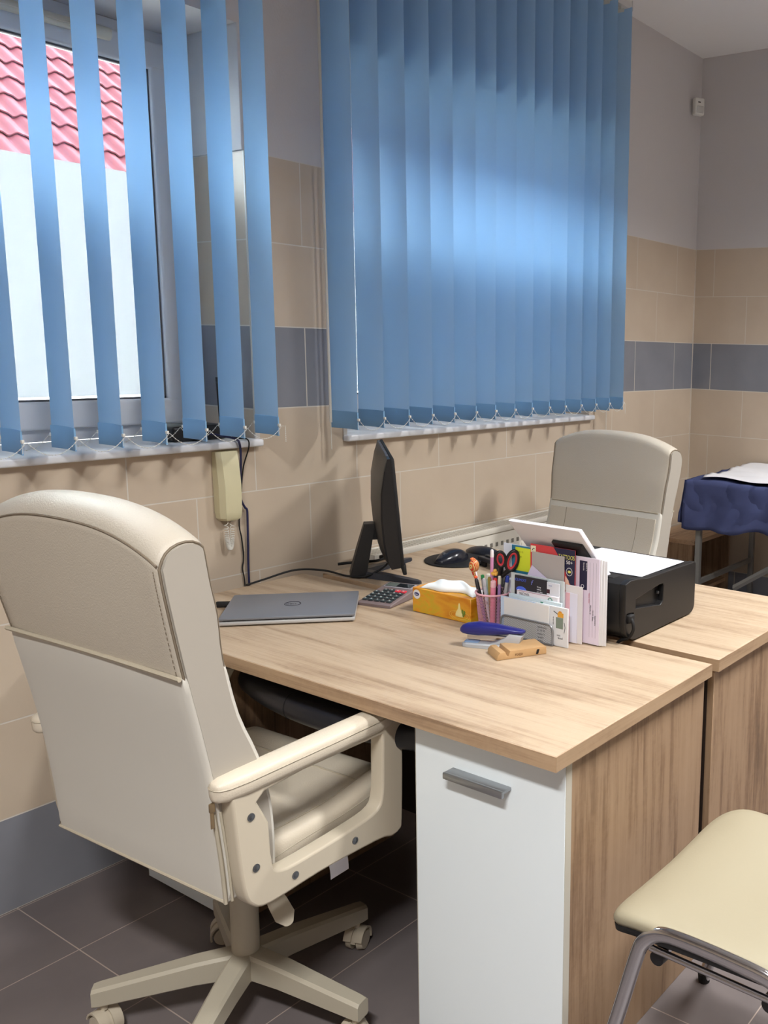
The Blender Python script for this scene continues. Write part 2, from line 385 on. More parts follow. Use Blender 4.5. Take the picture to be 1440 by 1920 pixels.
# ---------------------------------------------------------------- vertical blinds
YB0, YB1 = -.165, -.038; ZS, ZT = 1.182, 2.912
def blind(name, label, xs, xr0, xr1, lean):
    r = thing(name, label, 'blind', ((xr0+xr1)/2, -.10, ZS), world=True, group='blue vertical window blinds')
    b = MB(); b.box(xr0, xr1, -.122, -.082, 2.925, 2.962, .004); b.box(xr0-.006, xr0, -.124, -.08, 2.922, 2.965, .002); b.box(xr1, xr1+.006, -.124, -.08, 2.922, 2.965, .002)
    b.build('headrail', M_rail, r)
    for i, x in enumerate(xs):
        rs = random.Random(i+int(abs(xr0)*100)); tw = lean+rs.uniform(-.035, .035); yc = (YB0+YB1)/2; hw = (YB1-YB0)/2
        def F(u, v, x=x, tw=tw):
            t = u*2-1; z = ZS+.055+(ZT-ZS-.055)*v
            return (x+math.sin(tw+.02*math.sin(3*v+x*9))*hw*t*1.0 + .007*(1-t*t), yc+hw*t, z)
        s = MB(); s.grid(F, 8, 14); so = s.build('slat', M_slat, r, 60)
        h = MB(); ring = []
        for v in (0, .02, .5, .95, 1):
            row = []
            th = .0011 if v in (0, 1) else .0021
            z = ZS+.056*v
            for k in range(9):
                t = k/4-1; row.append((x+math.sin(tw)*hw*t+.007*(1-t*t)-th, yc+hw*t, z))
            for k in range(8, -1, -1):
                t = k/4-1; row.append((x+math.sin(tw)*hw*t+.007*(1-t*t)+th, yc+hw*t, z))
            ring.append(row)
        h.loft(ring); ho = h.build('slat_hem', M_hem, so, 50)
        w = MB(); dx = math.sin(tw)*hw
        pl = [(x+dx*t+.007*(1-t*t), yc+hw*t*1.015) for t in [k/6-1 for k in range(13)]]
        w.prism([(a-.0005, c) for a, c in pl]+[(a+.0005, c) for a, c in pl[::-1]], ZS+.004, ZS+.032, 'z'); w.box(x-dx-.003, x-dx+.003, YB0-.007, YB0+.001, ZS+.028, ZS+.036, .001)
        w.box(x+dx-.003, x+dx+.003, YB1-.001, YB1+.006, ZS+.028, ZS+.036, .001); w.build('bottom_weight', M_wt, so)
        k = MB(); k.box(x-.004, x+.004, yc-.006, yc+.006, ZT, ZT+.02); k.box(x-.001, x+.001, yc-.02, yc+.02, ZT-.012, ZT+.003); k.build('slat_hook', M_wt, so)
    for y in (YB1+.004, YB0-.005):
        ch = MB()
        for a, c in zip(xs, xs[1:]):
            n = 15; P = []
            for q in range(n+1):
                t = q/n; P.append((a+(c-a)*t, y, ZS+.030-.034*(1-(2*t-1)**2)))
            ch.tube(P, .0006, 4)
            for p in P[1:-1]: ch.bead(p, .0017)
        if y > -.1: ch.build('bead_chain', M_wt, r)
    y = YB0-.005; a = xs[-1]
    for q in range(9): ch.bead((a+.012, y, ZS+.028-q*.0055), .0017)
    ch.tube([(a, y, ZS+.03), (a+.012, y, ZS+.028), (a+.012, y, ZS-.018)], .0006, 4)
    ch.build('bead_chain', M_wt, r)
    return r
xs1 = [-2.832-.1155*i for i in range(11)][::-1]
bl1 = blind('vertical_blind', 'blue vertical blind over the left window, slats turned open with roof showing through', xs1, -4.05, -2.76, .10)
xs2 = [-2.54+.1125*i for i in range(15)]
bl2 = blind('vertical_blind', 'blue vertical blind over the right window, slats covering the whole window', xs2, -2.62, -.90, .03)
b = MB(); b.tube([(-2.560, -.055, 2.93), (-2.556, -.05, 2.0), (-2.552, -.05, 1.20)], .0045, 8)
for q in range(26): b.bead((-2.552, -.05, 1.20-q*.0035), .0022)
b.build('control_cord', mat('cord_translucent', (206, 202, 192), .4), bl2)
b = MB()
for q in range(60): b.bead((-.945, -.06, 1.17-q*.0045+.12), .002)
b.tube([(-.945, -.06, 2.92), (-.945, -.06, 1.02)], .0009, 5); b.build('control_chain', M_wt, bl2)

# ---------------------------------------------------------------- desks
def desk(name, label, x0, x1, y0, y1, face, cat='desk', plain=False):
    """face -1: drawers and knee space open towards -x, +1 towards +x"""
    r = thing(name, label, cat, ((x0+x1)/2, (y0+y1)/2, 0), world=True)
    b = MB(); b.box(x0+.001, x1-.001, y0+.001, y1-.001, .7201, .75, .0015, 1); top = b.build('desk_top', M_oak_y, r)
    for q in ((x0-.0006, x0+.001), (x1-.001, x1+.0006)): b = MB(); b.box(q[0], q[1], y0, y1, .7203, .7492); b.build('edge_band', M_oak_e, top)
    for q in ((y0-.0006, y0+.001), (y1-.001, y1+.0006)): b = MB(); b.box(x0, x1, q[0], q[1], .7203, .7492); b.build('edge_band', M_oak_ex, top)
    fx, bx = (x0+.068, x1-.008) if face < 0 else (x1-.068, x0+.008)
    lo, hi = min(fx, bx), max(fx, bx)
    if plain:
        for yy in (y0+.014, y1-.032):
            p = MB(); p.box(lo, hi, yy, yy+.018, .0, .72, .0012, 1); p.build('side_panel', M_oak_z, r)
        p = MB(); p.box(lo, lo+.018, y0+.032, y1-.032, .06, .72); p.build('gap_shade_panel', mat('painted_gap_shade', (52, 42, 38), .6), r)  # added panel, its dark colour paints the shade in the gap between desks
        return r
    for (a, c, sides) in ((y0+.014, y0+.392, 'front'), (y1-.385, y1-.02, 'rear')):
        for yy in (a, c-.018):
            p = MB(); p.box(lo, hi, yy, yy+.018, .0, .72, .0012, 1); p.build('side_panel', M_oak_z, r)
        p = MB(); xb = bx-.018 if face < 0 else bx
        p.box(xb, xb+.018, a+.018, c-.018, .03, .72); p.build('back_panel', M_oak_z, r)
        p = MB(); p.box(lo+.02, hi-.02, a+.018, c-.018, .03, .048); p.build('bottom_shelf', M_oak_s, r)
        d = MB(); d0, d1 = (fx-.0185, fx-.0005) if face < 0 else (fx+.0005, fx+.0185)
        d.box(d0, d1, a+.0, c-.002, .018, .7175, .001, 1); do = d.build('cabinet_door', M_white, r)
        for yy in (a-.0012, c-.0022): e = MB(); e.box(d0, d1, yy, yy+.0012, .018, .7175); e.build('door_edge_band', M_edge, do)
        if sides == 'front':
            hx = d0 if face < 0 else d1; s = -1 if face < 0 else 1
            hy0, hy1 = (a+.125, a+.275)
            k = MB(); q = sorted((hx+s*.022, hx+s*.030)); k.box(q[0], q[1], hy0, hy1, .620, .634, .0022)
            q = sorted((hx, hx+s*.024)); k.box(q[0], q[1], hy0+.001, hy1-.001, .6275, .6335, .001)
            k.build('handle', M_alu, do)
    return r
D1 = desk('desk', 'oak-topped desk nearest the camera, white cabinet door with a bar handle', -3.353, -2.752, -1.556, -.140, -1)
D2 = desk('desk', 'oak desk pushed behind the nearer one, carrying the black printer', -2.717, -2.117, -1.556, -.190, 1, plain=True)
# padded pull-out shelf under the near desk
b = MB(); pts = []
n = 26; ring = []
for i in range(n+1):
    t = i/n; y = -1.162+.63*t; xf = -3.262-.058*math.sin(PI*t)**.8
    row = []
    for k in range(14):
        a = -PI/2-PI*k/13
        row.append((xf+.026+.026*math.cos(a), y, .640+.030*math.sin(a)))
    row += [(-2.86, y, .670), (-2.86, y, .61)]
    ring.append(row)
b.loft(ring); tr = b.build('keyboard_shelf', M_blkl, D1); tag(tr, 'black padded pull-out shelf with a curved front')
b = MB(); b.tube([(-3.262-.058*math.sin(PI*(1.162-.77)/.63)**.8+.026+.0262*math.cos(a), -.77, .640+.0302*math.sin(a)) for a in [-PI/2-PI*k/13 for k in range(14)]], .0012, 6); b.build('seam', M_blkm, tr)
b = MB()
for y in (-1.10, -.58): b.box(-3.20, -2.9, y-.006, y+.006, .665, .7201)
b.build('shelf_runner', M_blkm, tr)

# ---------------------------------------------------------------- office chair (faces +x)
REAR = [(-.227, .470), (-.233, .56), (-.248, .69), (-.268, .80), (-.291, .91), (-.311, 1.0), (-.323, 1.06), (-.328, 1.098)]
FRONT = [(-.240, 1.108), (-.233, 1.06), (-.220, 1.0), (-.210, .92), (-.186, .81), (-.150, .72), (-.128, .63), (-.122, .55), (-.124, .478)]
def catmull(P, n):
    out = []
    for i in range(len(P)-1):
        p0, p1, p2, p3 = P[max(i-1, 0)], P[i], P[i+1], P[min(i+2, len(P)-1)]
        for k in range(n):
            t = k/n
            out.append(tuple(.5*((2*b_)+(c-a)*t+(2*a-5*b_+4*c-d)*t*t+(-a+3*b_-3*c+d)*t**3) for a, b_, c, d in zip(p0, p1, p2, p3)))
    out.append(P[-1]); return out
TOP = [(-.324+.048*(1-math.cos(a)), 1.102+.036*math.sin(a)) for a in [PI/2*k/5 for k in range(1, 6)]]
TOP += [(-.276+.036*math.sin(a), 1.112+.026*math.cos(a)) for a in [PI/2*k/4 for k in range(1, 4)]]
HW = .257
def crown(y, z):
    t = min(1, max(0, (z-.93)/.17)); t = t*t*(3-2*t)
    return z+.050*(1-(abs(y)/HW)**2.6)*t
def flare(y, z):
    t = min(1, max(0, (z-.88)/.20)); return y*(1+.04*t*t*(3-2*t))
def chair_profile():
    return catmull(REAR, 3)+TOP+catmull(FRONT, 3)
def inset(poly, d):
    cx = sum(p[0] for p in poly)/len(poly); out = []
    n = len(poly)
    for i in range(n):
        a, c = Vector((*poly[i-1], 0)), Vector((*poly[(i+1) % n], 0)); t = (c-a).normalized(); nn = Vector((t.y, -t.x, 0))
        out.append((poly[i][0]+nn.x*d, poly[i][1]+nn.y*d))
    return out
def across(poly, hw, r=.010, n=22, cr=True, d0=0):
    ys = [(-hw, r), (-hw+r*.3, r*.3), (-hw+r, 0)]+[(-hw+r+(2*hw-2*r)*k/n, 0) for k in range(1, n)]+[(hw-r, 0), (hw-r*.3, r*.3), (hw, r)]
    rings = []
    for y, d in ys:
        P = inset(poly, d+d0)
        rings.append([(x, flare(y, z) if cr else y, crown(y, z) if cr else z) for x, z in P])
    return rings
def make_chair(label):
    r = thing('office_chair', label, 'office chair', (0, 0, 0), group='cream swivel office chairs')
    pf = chair_profile()
    b = MB(); b.loft(across(pf, HW)); bk = b.build('backrest', M_lea, r, 55)
    # stretch cover over the lower back
    low = [p for p in catmull(REAR, 3) if p[1] < .9]+[(-.2885, .903)]
    lf = [(-.2085, .905)]+[p for p in catmull(FRONT, 3) if p[1] < .9]
    b = MB(); rg = across(low+lf, HW+.003, d0=-.0035, cr=False); b.loft(rg); cv = b.build('back_cover', M_cov, r, 55)
    b = MB(); b.tube([(-.2935+.002*math.cos(y*9), y, .905) for y in [(-1+2*k/16)*(HW+.001) for k in range(17)]], .0042, 6)
    b.build('piping', M_pipe, bk); b = MB()
    b.tube([(-.2060, y, .907) for y in [(-1+2*k/16)*(HW-.012) for k in range(17)]], .0026, 6); b.build('piping', M_pipe, bk); b = MB()
    b.tube([(-.2285, y, .4695) for y in [(-1+2*k/8)*HW for k in range(9)]], .0032, 6)
    b.build('piping', M_pipe, bk)
    for s in (-1, 1):
        b = MB(); ip = inset(pf, .007); b.loft([[(x, flare(s*w, z), z) for x, z in ip] for w in (HW-.004, HW+.002, HW+.0036)]); b.build('side_cover', M_side, bk)
    b = MB()
    for yv in (0,):
        fp = [q for q in catmull(FRONT, 3) if .50 < q[1] < .9055]
        b.loft([[(x+o_, y, z) for x, z in fp for o_ in (0,)][::1]+[(x+.0085, y, z) for x, z in fp][::-1] for y, o_ in ((-HW+.016, 0), (HW-.016, 0))])
    b.build('front_panel', M_lea, bk, 50)
    b = MB()
    for s in (-1, 1):
        P = [(x, flare(s*(HW-.0015), z), crown(HW, z)) for x, z in inset(pf, .0035) if z > .46]
        b.tube(P, .0022, 6)
        P2 = [(x+.0, flare(s*(HW-.012), z), crown(HW-.012, z)) for x, z in inset(pf, -.0012) if .9 < z < 1.098 and x < -.286]
        for q, w in zip(P2, P2[1:]):
            q, w = Vector(q), Vector(w)
            for k in range(3): b.tube([q+(w-q)*(k/3+.02), q+(w-q)*(k/3+.2)], .0008, 4)
    xr, zr = -.3275, 1.101
    b.tube([(xr, flare(y, 1.1), crown(y, zr)) for y in [(-1+2*k/24)*(HW-.003) for k in range(25)]], .0022, 6)
    b.build('seam', M_seam, bk)
    # front panel seams
    b = MB()
    for y in (-.165, .165):
        P = [(x, y, z) for x, z in inset([q for q in catmull(FRONT, 3)], 0) if z < .905 and z > .56]
        b.tube([(x+.0086, y, z) for x, _, z in P], .0013, 5)
    b.build('front_seam', mat('soft_seam', (140, 130, 114), .8), cv)
    # zip along the lower rear corner
    b = MB(); P = [(x-.004, -HW-.0015, z) for x, z in catmull(REAR, 3) if z < .665]
    b.tube(P, .004, 6); b.tube([(x+.012, y-.0015, z) for x, y, z in P], .003, 6); zo = b.build('zip', M_zip, cv)
    b = MB(); b.box(-.258, -.248, -HW-.010, -HW-.004, .655, .672, .002); b.box(-.257, -.250, -HW-.008, -HW-.006, .625, .657, .001); b.build('zip_pull', mat('zip_metal', (170, 150, 120), .35, .8), zo)
    # seat
    s = [(-.165, .432), (-.168, .50), (-.150, .520), (-.05, .517), (.06, .520), (.14, .533), (.19, .540), (.225, .530), (.243, .505), (.246, .475), (.235, .445), (.215, .432)]
    b = MB(); sp = catmull(s, 4); b.loft(across(sp, .228, r=.018, cr=False)); so = b.build('seat', M_lea2, r, 60)
    b = MB()
    for k in (-1, 1):
        b.tube([(x, k*.2265, z) for x, z in catmull([(-.16, .474), (-.06, .487), (.08, .494), (.18, .505), (.236, .500)], 6)], .0022, 6)
        b.tube([(x, k*.195, z+.001) for x, z in catmull([(-.14, .5195), (-.05, .5175), (.06, .5205), (.14, .5335), (.19, .5405)], 6)], .0016, 6)
    b.tube([(.142, y, .5345) for y in (-.195, -.1, 0, .1, .195)], .0018, 6)
    b.build('seat_seam', M_pipe, so)
    b = MB(); b.box(-.15, .20, -.20, .20, .418, .433, .004); b.build('seat_pan', M_chp, r)
    # armrests
    for k in (-1, 1):
        out = [(-.228, .684), (-.222, .60), (-.212, .50), (-.196, .462), (-.16, .448), (-.05, .450), (.05, .446), (.125, .440), (.150, .432), (.172, .436), (.178, .46), (.182, .62), (.176, .655), (.160, .684)]
        inn = [(.133, .668), (.131, .60), (.128, .535), (.112, .502), (.05, .492), (-.08, .488), (-.135, .492), (-.158, .515), (-.163, .60), (-.166, .668)]
        out = catmull(out+[out[0]], 3)[:-1]; inn = catmull(inn+[inn[0]], 3)[:-1]
        y0, y1 = sorted((k*.254, k*.290))
        poly = bpy.data.curves.new('arm', 'CURVE'); poly.dimensions = '2D'; poly.fill_mode = 'BOTH'
        poly.extrude = .013; poly.bevel_depth = .005; poly.bevel_resolution = 2
        for P in (out, inn):
            sl = poly.splines.new('POLY'); sl.points.add(len(P)-1); sl.use_cyclic_u = True
            for q, (x, z) in zip(sl.points, P): q.co = (x, z, 0, 1)
        to = bpy.data.objects.new('t', poly); COL.objects.link(to)
        dg = bpy.context.evaluated_depsgraph_get(); dg.update()
        me = bpy.data.meshes.new_from_object(to.evaluated_get(dg)); bpy.data.objects.remove(to)
        me.transform(Matrix(((1, 0, 0, 0), (0, 0, 1, (y0+y1)/2), (0, 1, 0, 0), (0, 0, 0, 1))))
        bm = bmesh.new(); bm.from_mesh(me); bmesh.ops.recalc_face_normals(bm, faces=bm.faces); bm.to_mesh(me); bm.free()
        me.materials.clear(); me.materials.append(M_chp); me.shade_smooth(); me.set_sharp_from_angle(angle=.7)
        ao = bpy.data.objects.new('armrest', me); COL.objects.link(ao); ao.parent = r
        # pad
        b = MB(); rg = []
        prof = [(-.256, .006), (-.252, .015), (-.238, .022), (-.20, .026), (0, .0275), (.12, .0265), (.150, .023), (.163, .015), (.167, .006)]
        for x, w in prof:
            e = min(1, w/.024); ring = []
            for q in range(20):
                a = 2*PI*q/20; cy, cz = math.cos(a), math.sin(a)
                ring.append((x, k*.271+w*math.copysign(abs(cy)**.6, cy), .692+.022*(.45+.55*e)*math.copysign(abs(cz)**.7, cz)))
            rg.append(ring)
        b.loft(rg); po = b.build('arm_pad', M_lea2, ao, 60)
        b = MB(); P = [(x, k*.271-w*.99, .6985) for x, w in prof]+[(x, k*.271+w*.99, .6985) for x, w in prof[::-1]]
        b.tube(P, .0016, 5, closed=True); b.build('pad_seam', M_pipe, po)
        for x, z in ((-.196, .628), (-.190, .528), (-.105, .470), (.045, .468)):
            b = MB(); b.cyl((x, k*.284, z), (x, k*.2915, z), .0075, seg=16); b.cyl((x, k*.2915, z), (x, k*.2925, z), .0055, .003, seg=6); b.build('screw', M_scr, ao)
    # mechanism, column
    b = MB(); b.box(-.12, .10, -.075, .075, .385, .418, .008);
    b.build('tilt_mechanism', M_chm, r)
    b = MB(); b.lathe([(.001, .085), (.029, .085), (.029, .20), (.0285, .335), (.026, .338), (.0225, .337), (.0222, .30), (.001, .30)], 28); b.build('column', M_chm, r)
    b = MB(); b.cyl((0, 0, .299), (0, 0, .388), .0145, seg=20); b.build('gas_lift', M_blkm, r)
    b = MB(); b.tube([(-.03, -.07, .400), (-.045, -.12, .392), (-.055, -.15, .376)], .0055, 8)
    b.loft([[(x-.018, y+w*math.cos(a), z+.006*math.sin(a)) if 0 else (-.055-.012*t+w*math.cos(a), -.145-.075*t+.004*math.sin(a), .382-.055*t+.005*math.sin(a)) for a in [2*PI*q/14 for q in range(14)]] for t, w in ((0, .008), (.12, .015), (.5, .022), (.85, .023), (1, .012))])
    b.build('lever', M_chp, r)
    b = MB(); ring = []
    for k in range(9):
        t = k/8; ring.append([(.040+q*.050+.012*t, -.200-.012*math.sin(t*2.2), .440-.088*t) for q in (0, .5, 1)])
    b.loft(ring, cap=False, close=False); b.build('paper_tag', M_paper, r)
    # five-star base
    for i in range(5):
        a = math.radians(-9+72*i); M = Matrix.Rotation(a, 4, 'Z')
        b = MB(); rg = []
        for x, w, zt, zb in ((.022, .024, .150, .092), (.10, .023, .142, .090), (.29, .0185, .112, .070), (.302, .0175, .109, .070)):
            c = .004
            rg.append([(x, -w, zb+c), (x, -w+c, zb), (x, w-c, zb), (x, w, zb+c), (x, w, zt-c*1.5), (x, w-c*1.5, zt), (x, -w+c*1.5, zt), (x, -w, zt-c*1.5)])
        b.loft(rg, M=M); lo_ = b.build('base_leg', M_chm, r, 30)
        b = MB(); x0 = .283; R2 = M @ Matrix.Translation((x0, 0, 0)) @ Matrix.Rotation(.9*i+.5, 4, 'Z')
        for s in (-1, 1):
            b.cyl((0, s*.007, .0245), (0, s*.022, .0245), .0245, .0215, seg=22, M=R2)
        arc = [(.026*math.cos(q), .0245+.0275*math.sin(q)) for q in [PI*k/12 for k in range(13)]]+[(-.020, .022), (.020, .022)]
        b.prism(arc, -.006, .006, 'y', M=R2)
        hood = [(.030*math.cos(q), .0255+.031*math.sin(q)) for q in [PI*1.02*k/12-.3 for k in range(13)]]
        for s in (-1, 1):
            inn_ = [(x*.86, .0255+(z-.0255)*.86) for x, z in hood]
            b.prism(hood+inn_[::-1], min(s*.004, s*.024), max(s*.004, s*.024), 'y', M=R2)
        b.cyl((0, 0, .055), (0, 0, .082), .0075, seg=12, M=R2)
        b.build('caster', M_chp, lo_, 40)
    return r
CH1 = make_chair('cream swivel office chair in the left foreground, seen from behind its backrest')
CH1.location = (-3.463, -.808, 0); CH1.rotation_euler = (0, 0, math.radians(2.7))
CH2 = dup(CH1, (-1.917, -.552, 0), math.radians(180-2), 'cream swivel office chair beyond the printer, facing the camera')
for ch in CH2.children:      # its gas lift is set lower
    if not ch.name.startswith(('column', 'base_leg')): ch.location.z = -.035

# ---------------------------------------------------------------- radiator
rd = thing('radiator', 'white panel radiator on the wall behind the desks, under the right window', 'radiator', (-1.75, -.075, .13), world=True)
RX0_, RX1_, RZ0, RZ1 = -2.45, -1.02, .15, .752
b = MB(); b.box(RX0_, RX1_, -.128, -.112, RZ0, RZ1-.01, .006)
n = 42
for k in range(n):
    x = RX0_+.03+(RX1_-RX0_-.06)*(k+.5)/n; b.box(x-.0085, x+.0085, -.1325, -.126, RZ0+.05, RZ1-.085, .003)
b.build('front_panel', M_rad, rd)
b = MB(); b.box(RX0_, RX1_, -.050, -.036, RZ0, RZ1-.01, .006); b.build('rear_panel', M_rad, rd)
b = MB(); b.box(RX0_-.002, RX1_+.002, -.134, -.118, RZ1-.022, RZ1, .003); b.box(RX0_-.002, RX1_+.002, -.046, -.034, RZ1-.012, RZ1, .003)
m_ = int((RX1_-RX0_)/.0125)
for k in range(m_+1):
    x = RX0_+(RX1_-RX0_)*k/m_; b.box(x-.0032, x+.0032, -.120, -.044, RZ1-.008, RZ1-.002)
b.build('top_grille', M_rad, rd)
b = MB(); b.box(RX0_+.01, RX1_-.01, -.112, -.050, RZ1-.06, RZ1-.05); b.build('convector_fins', M_rads, rd)
b = MB()
for x in (RX0_-.003, RX1_-.0): b.box(x-.002, x+.005, -.134, -.034, RZ0+.01, RZ1, .002)
b.build('side_cover', M_rad, rd)
for x in (-2.2, -1.3):
    b = MB(); b.box(x-.02, x+.02, -.04, -.0008, .3, .34); b.build('wall_bracket', M_rad, rd)
for x in (-2.40, -2.34):
    b = MB(); b.cyl((x, -.08, 0), (x, -.08, .16), .008, seg=12); b.build('pipe', M_rad, rd)
for k in range(n):
    x = RX0_+.03+(RX1_-RX0_-.06)*(k+.5)/n
    b = MB(); b.box(x-.007, x+.007, -.1296, -.1270, RZ1-.076, RZ1-.060); b.build('panel_slot', M_rads, rd)

# ---------------------------------------------------------------- exam couch, sheet, paper, cabinet
BX0, BX1, BY0, BY1, BZ = -.715, -.025, -2.25, -.375, .85
bd = thing('exam_couch', 'grey steel framed exam couch along the right wall under the navy sheet', 'couch', ((BX0+BX1)/2, (BY0+BY1)/2, 0), world=True)
M_frame = mat('grey_frame', (132, 132, 130), .45, .3)
b = MB(); b.box(BX0+.012, BX1-.01, BY0+.01, BY1-.012, BZ-.075, BZ-.008, .02, 3); b.build('padded_top', mat('couch_vinyl', (60, 66, 90), .5), bd)
b = MB()
for (x0, x1, y0, y1) in ((BX0+.02, BX0+.05, BY0+.03, BY1-.03), (BX1-.05, BX1-.02, BY0+.03, BY1-.03), (BX0+.05, BX1-.05, BY1-.06, BY1-.03), (BX0+.05, BX1-.05, BY0+.03, BY0+.06)):
    b.box(x0, x1, y0, y1, BZ-.11, BZ-.075)
b.build('top_frame', M_frame, bd)
for x in (BX0+.02, BX1-.045):
    for y in (BY1-.075, BY0+.05):
        b = MB(); b.box(x, x+.026, y, y+.026, 0.0, BZ-.11, .002); b.build('leg', M_frame, bd)
b = MB(); b.tube([(BX0+.033, BY1-.26, .35), (BX0+.033, BY1-.78, .70), (BX0+.033, BY1-.84, BZ-.09)], .014, 4); b.build('brace', M_frame, bd)
b = MB(); b.box(BX0+.028, BX1-.03, BY1-.07, BY1-.052, .335, .358); b.build('cross_rail', M_frame, bd)
# navy sheet draped over the couch
def sheet_pt(u, v):
    y = BY1+.004+(BY0-.1-BY1)*v
    # u: across, from the hem on the room side over the top to the wall side
    L1 = .225+.012*math.sin(v*23)+.008*math.sin(v*51+1); W = BX1-BX0; tot = L1+W+.06; d = u*tot
    if d < L1:
        t = 1-d/L1; fold = .012*math.sin(v*40+t*2.5)*t+.006*math.sin(v*95+t*5)*t
        return (BX0-.006-fold-.014*t, y, BZ-d*0-(L1-d)+.0)
    if d < L1+W: return (BX0-.006+(d-L1), y, BZ+.003*math.sin(v*30+d*20))
    return (BX1+.002, y, BZ-(d-L1-W))
b = MB(); b.grid(sheet_pt, 60, 120)
def end_pt(u, v):
    x = BX0-.006+(BX1-BX0+.004)*u; t = v
    return (x-.012*t*(1-u), BY1+.006+.012*t+.010*math.sin(u*22+t*2)*t, BZ-.205*t-.012*math.sin(u*14)*t)
b.grid(end_pt, 50, 14)
shm = sheet_mat('navy_sheet', (76, 83, 120), .1)
nt = shm.node_tree
so = b.build('bed_sheet', shm, None, 80); so['label'] = 'navy blue sheet draped over the exam couch'; so['category'] = 'sheet'
sm = so.modifiers.new('fold', 'SOLIDIFY'); sm.thickness = .0015
tx = bpy.data.textures.new('wr', 'CLOUDS'); tx.noise_scale = .14; tx.noise_depth = 3
dm = so.modifiers.new('wrinkle', 'DISPLACE'); dm.texture = tx; dm.strength = .028; dm.mid_level = .45; dm.texture_coords = 'LOCAL'
def pap(u, v):
    y = BY1-.012+.010*math.sin(u*9)-.075*(1-u)+(BY0+.2-BY1)*v; x = BX0+.006+.008*math.sin(v*17)+(BX1-BX0-.016)*u
    return (x, y, BZ+.019+.006*math.sin(u*13+v*31)+.003*math.sin(u*37+v*11))
b = MB(); b.grid(pap, 50, 90); po = b.build('paper_sheet', mat('tissue_sheet', (224, 224, 228), .85), None, 80)
po['label'] = 'white crumpled paper sheet spread on the navy couch sheet'; po['category'] = 'paper sheet'
po.modifiers.new('thick', 'SOLIDIFY').thickness = .0008
cb = thing('low_cabinet', 'low open oak cabinet in the room corner behind the exam couch', 'cabinet', (-.24, -.16, 0), world=True)
cx0, cx1, cy0, cy1 = -.47, -.02, -.30, -.02
b = MB(); b.box(cx0, cx1, cy0, cy1, .475, .497, .001); b.build('top_board', M_oak_s, cb)
for x in (cx0+.003, cx1-.021):
    b = MB(); b.box(x, x+.018, cy0+.01, cy1, 0, .475); b.build('side_panel', M_oak_z, cb)
b = MB(); b.box(cx0+.021, cx1-.021, cy0+.02, cy1, .20, .218); b.build('shelf', M_oak_s, cb)
b = MB(); b.box(cx0+.021, cx1-.021, cy1-.012, cy1, .02, .475); b.build('back_panel', M_oak_s, cb)

# ---------------------------------------------------------------- visitor chair (faces +y)
vc = thing('visitor_chair', 'cream padded chrome framed visitor chair in the lower right corner', 'visitor chair', (-3.065, -1.86, 0), world=True)
sx0, sx1, sy0, sy1 = -3.328, -2.832, -2.06, -1.622
def seat_outline(n=72):
    P = []
    cx, cy = (sx0+sx1)/2, (sy0+sy1)/2
    for k in range(n):
        a = 2*PI*k/n; c, s_ = math.cos(a), math.sin(a); e = .34
        x = cx+(sx1-sx0)/2*math.copysign(abs(c)**e, c); y = cy+(sy1-sy0)/2*math.copysign(abs(s_)**e, s_)
        # waist: sides pinch in towards the middle and the back
        if y > cy: y -= .014*(1-min(1, abs(x-cx)/(sx1-sx0)*2)**2)
        P.append((x-(x-cx)*(.05*(1-abs((y-cy)/(sy1-sy0)*2))+.06*max(0, (cy-y)/(sy1-sy0)*2)), y))
    return P
so_ = seat_outline()
def seat_z(x, y):
    t = max(0, (y-(sy1-.10))/.10); w = (x-(sx0+sx1)/2)/((sx1-sx0)/2)
    return (.468-.034*t*t)+.010*w*w-.010*(1-w*w)*(1-abs((y-(sy0+sy1)/2)/(sy1-sy0)*2))
cx, cy = (sx0+sx1)/2, (sy0+sy1)/2
def pad_ring(f, dz): return [(cx+(x-cx)*f, cy+(y-cy)*f, seat_z(cx+(x-cx)*f, cy+(y-cy)*f)+dz) for x, y in so_]
b = MB(); rg = [pad_ring(.985, -.022), pad_ring(1, -.014), pad_ring(1, -.007), pad_ring(.985, -.001), pad_ring(.95, .003), pad_ring(.85, .006), pad_ring(.6, .008), pad_ring(.3, .009), pad_ring(.02, .009)]
b.loft(rg); b.build('seat', M_cream, vc, 70)
b = MB(); b.loft([pad_ring(.90, -.042), pad_ring(.985, -.034), pad_ring(.992, -.022), pad_ring(.9, -.020)]); b.build('seat_shell', M_blkm, vc, 60)
for s, X in (('l', -3.315), ('r', -2.828)):
    sg = -1 if s == 'l' else 1
    P = catmull([(X+sg*.012, -1.600, .012), (X+sg*.004, -1.668, .25), (X, -1.706, .395), (X, -1.722, .437), (X, -1.752, .462), (X, -1.80, .468), (X, -1.90, .466), (X, -1.965, .458), (X, -1.995, .430), (X+sg*.002, -2.012, .38), (X+sg*.010, -2.085, .12), (X+sg*.014, -2.115, .012)], 6)
    b = MB(); b.tube(P, .0145, 14, rx=.62); b.build('side_frame', M_chrome, vc, 60)
    b = MB(); b.tube([(X+.002, -1.735, .430), (X+.002, -1.98, .424)], .006, 8); b.build('rail', M_chrome, vc, 60)
    for y in (-1.600, -2.115):
        b = MB(); b.cyl((X+sg*.013, y, 0.0), (X+sg*.012, y+.002*(1 if y > -1.8 else -1), .022), .0135, seg=16); b.build('foot_cap', M_blkm, vc)
for y in (-1.742, -1.955):
    b = MB(); b.tube([(-3.285, y, .404), (-2.845, y, .404)], .010, 12); b.build('cross_tube', M_chrome, vc, 60)
    for x, d in ((-3.292, -1), (-2.842, 1)):
        b = MB(); b.cyl((x-d*.010, y, .404), (x+d*.010, y, .404), .0150, .0135, seg=18); b.build('stacking_bumper', M_blk, vc)
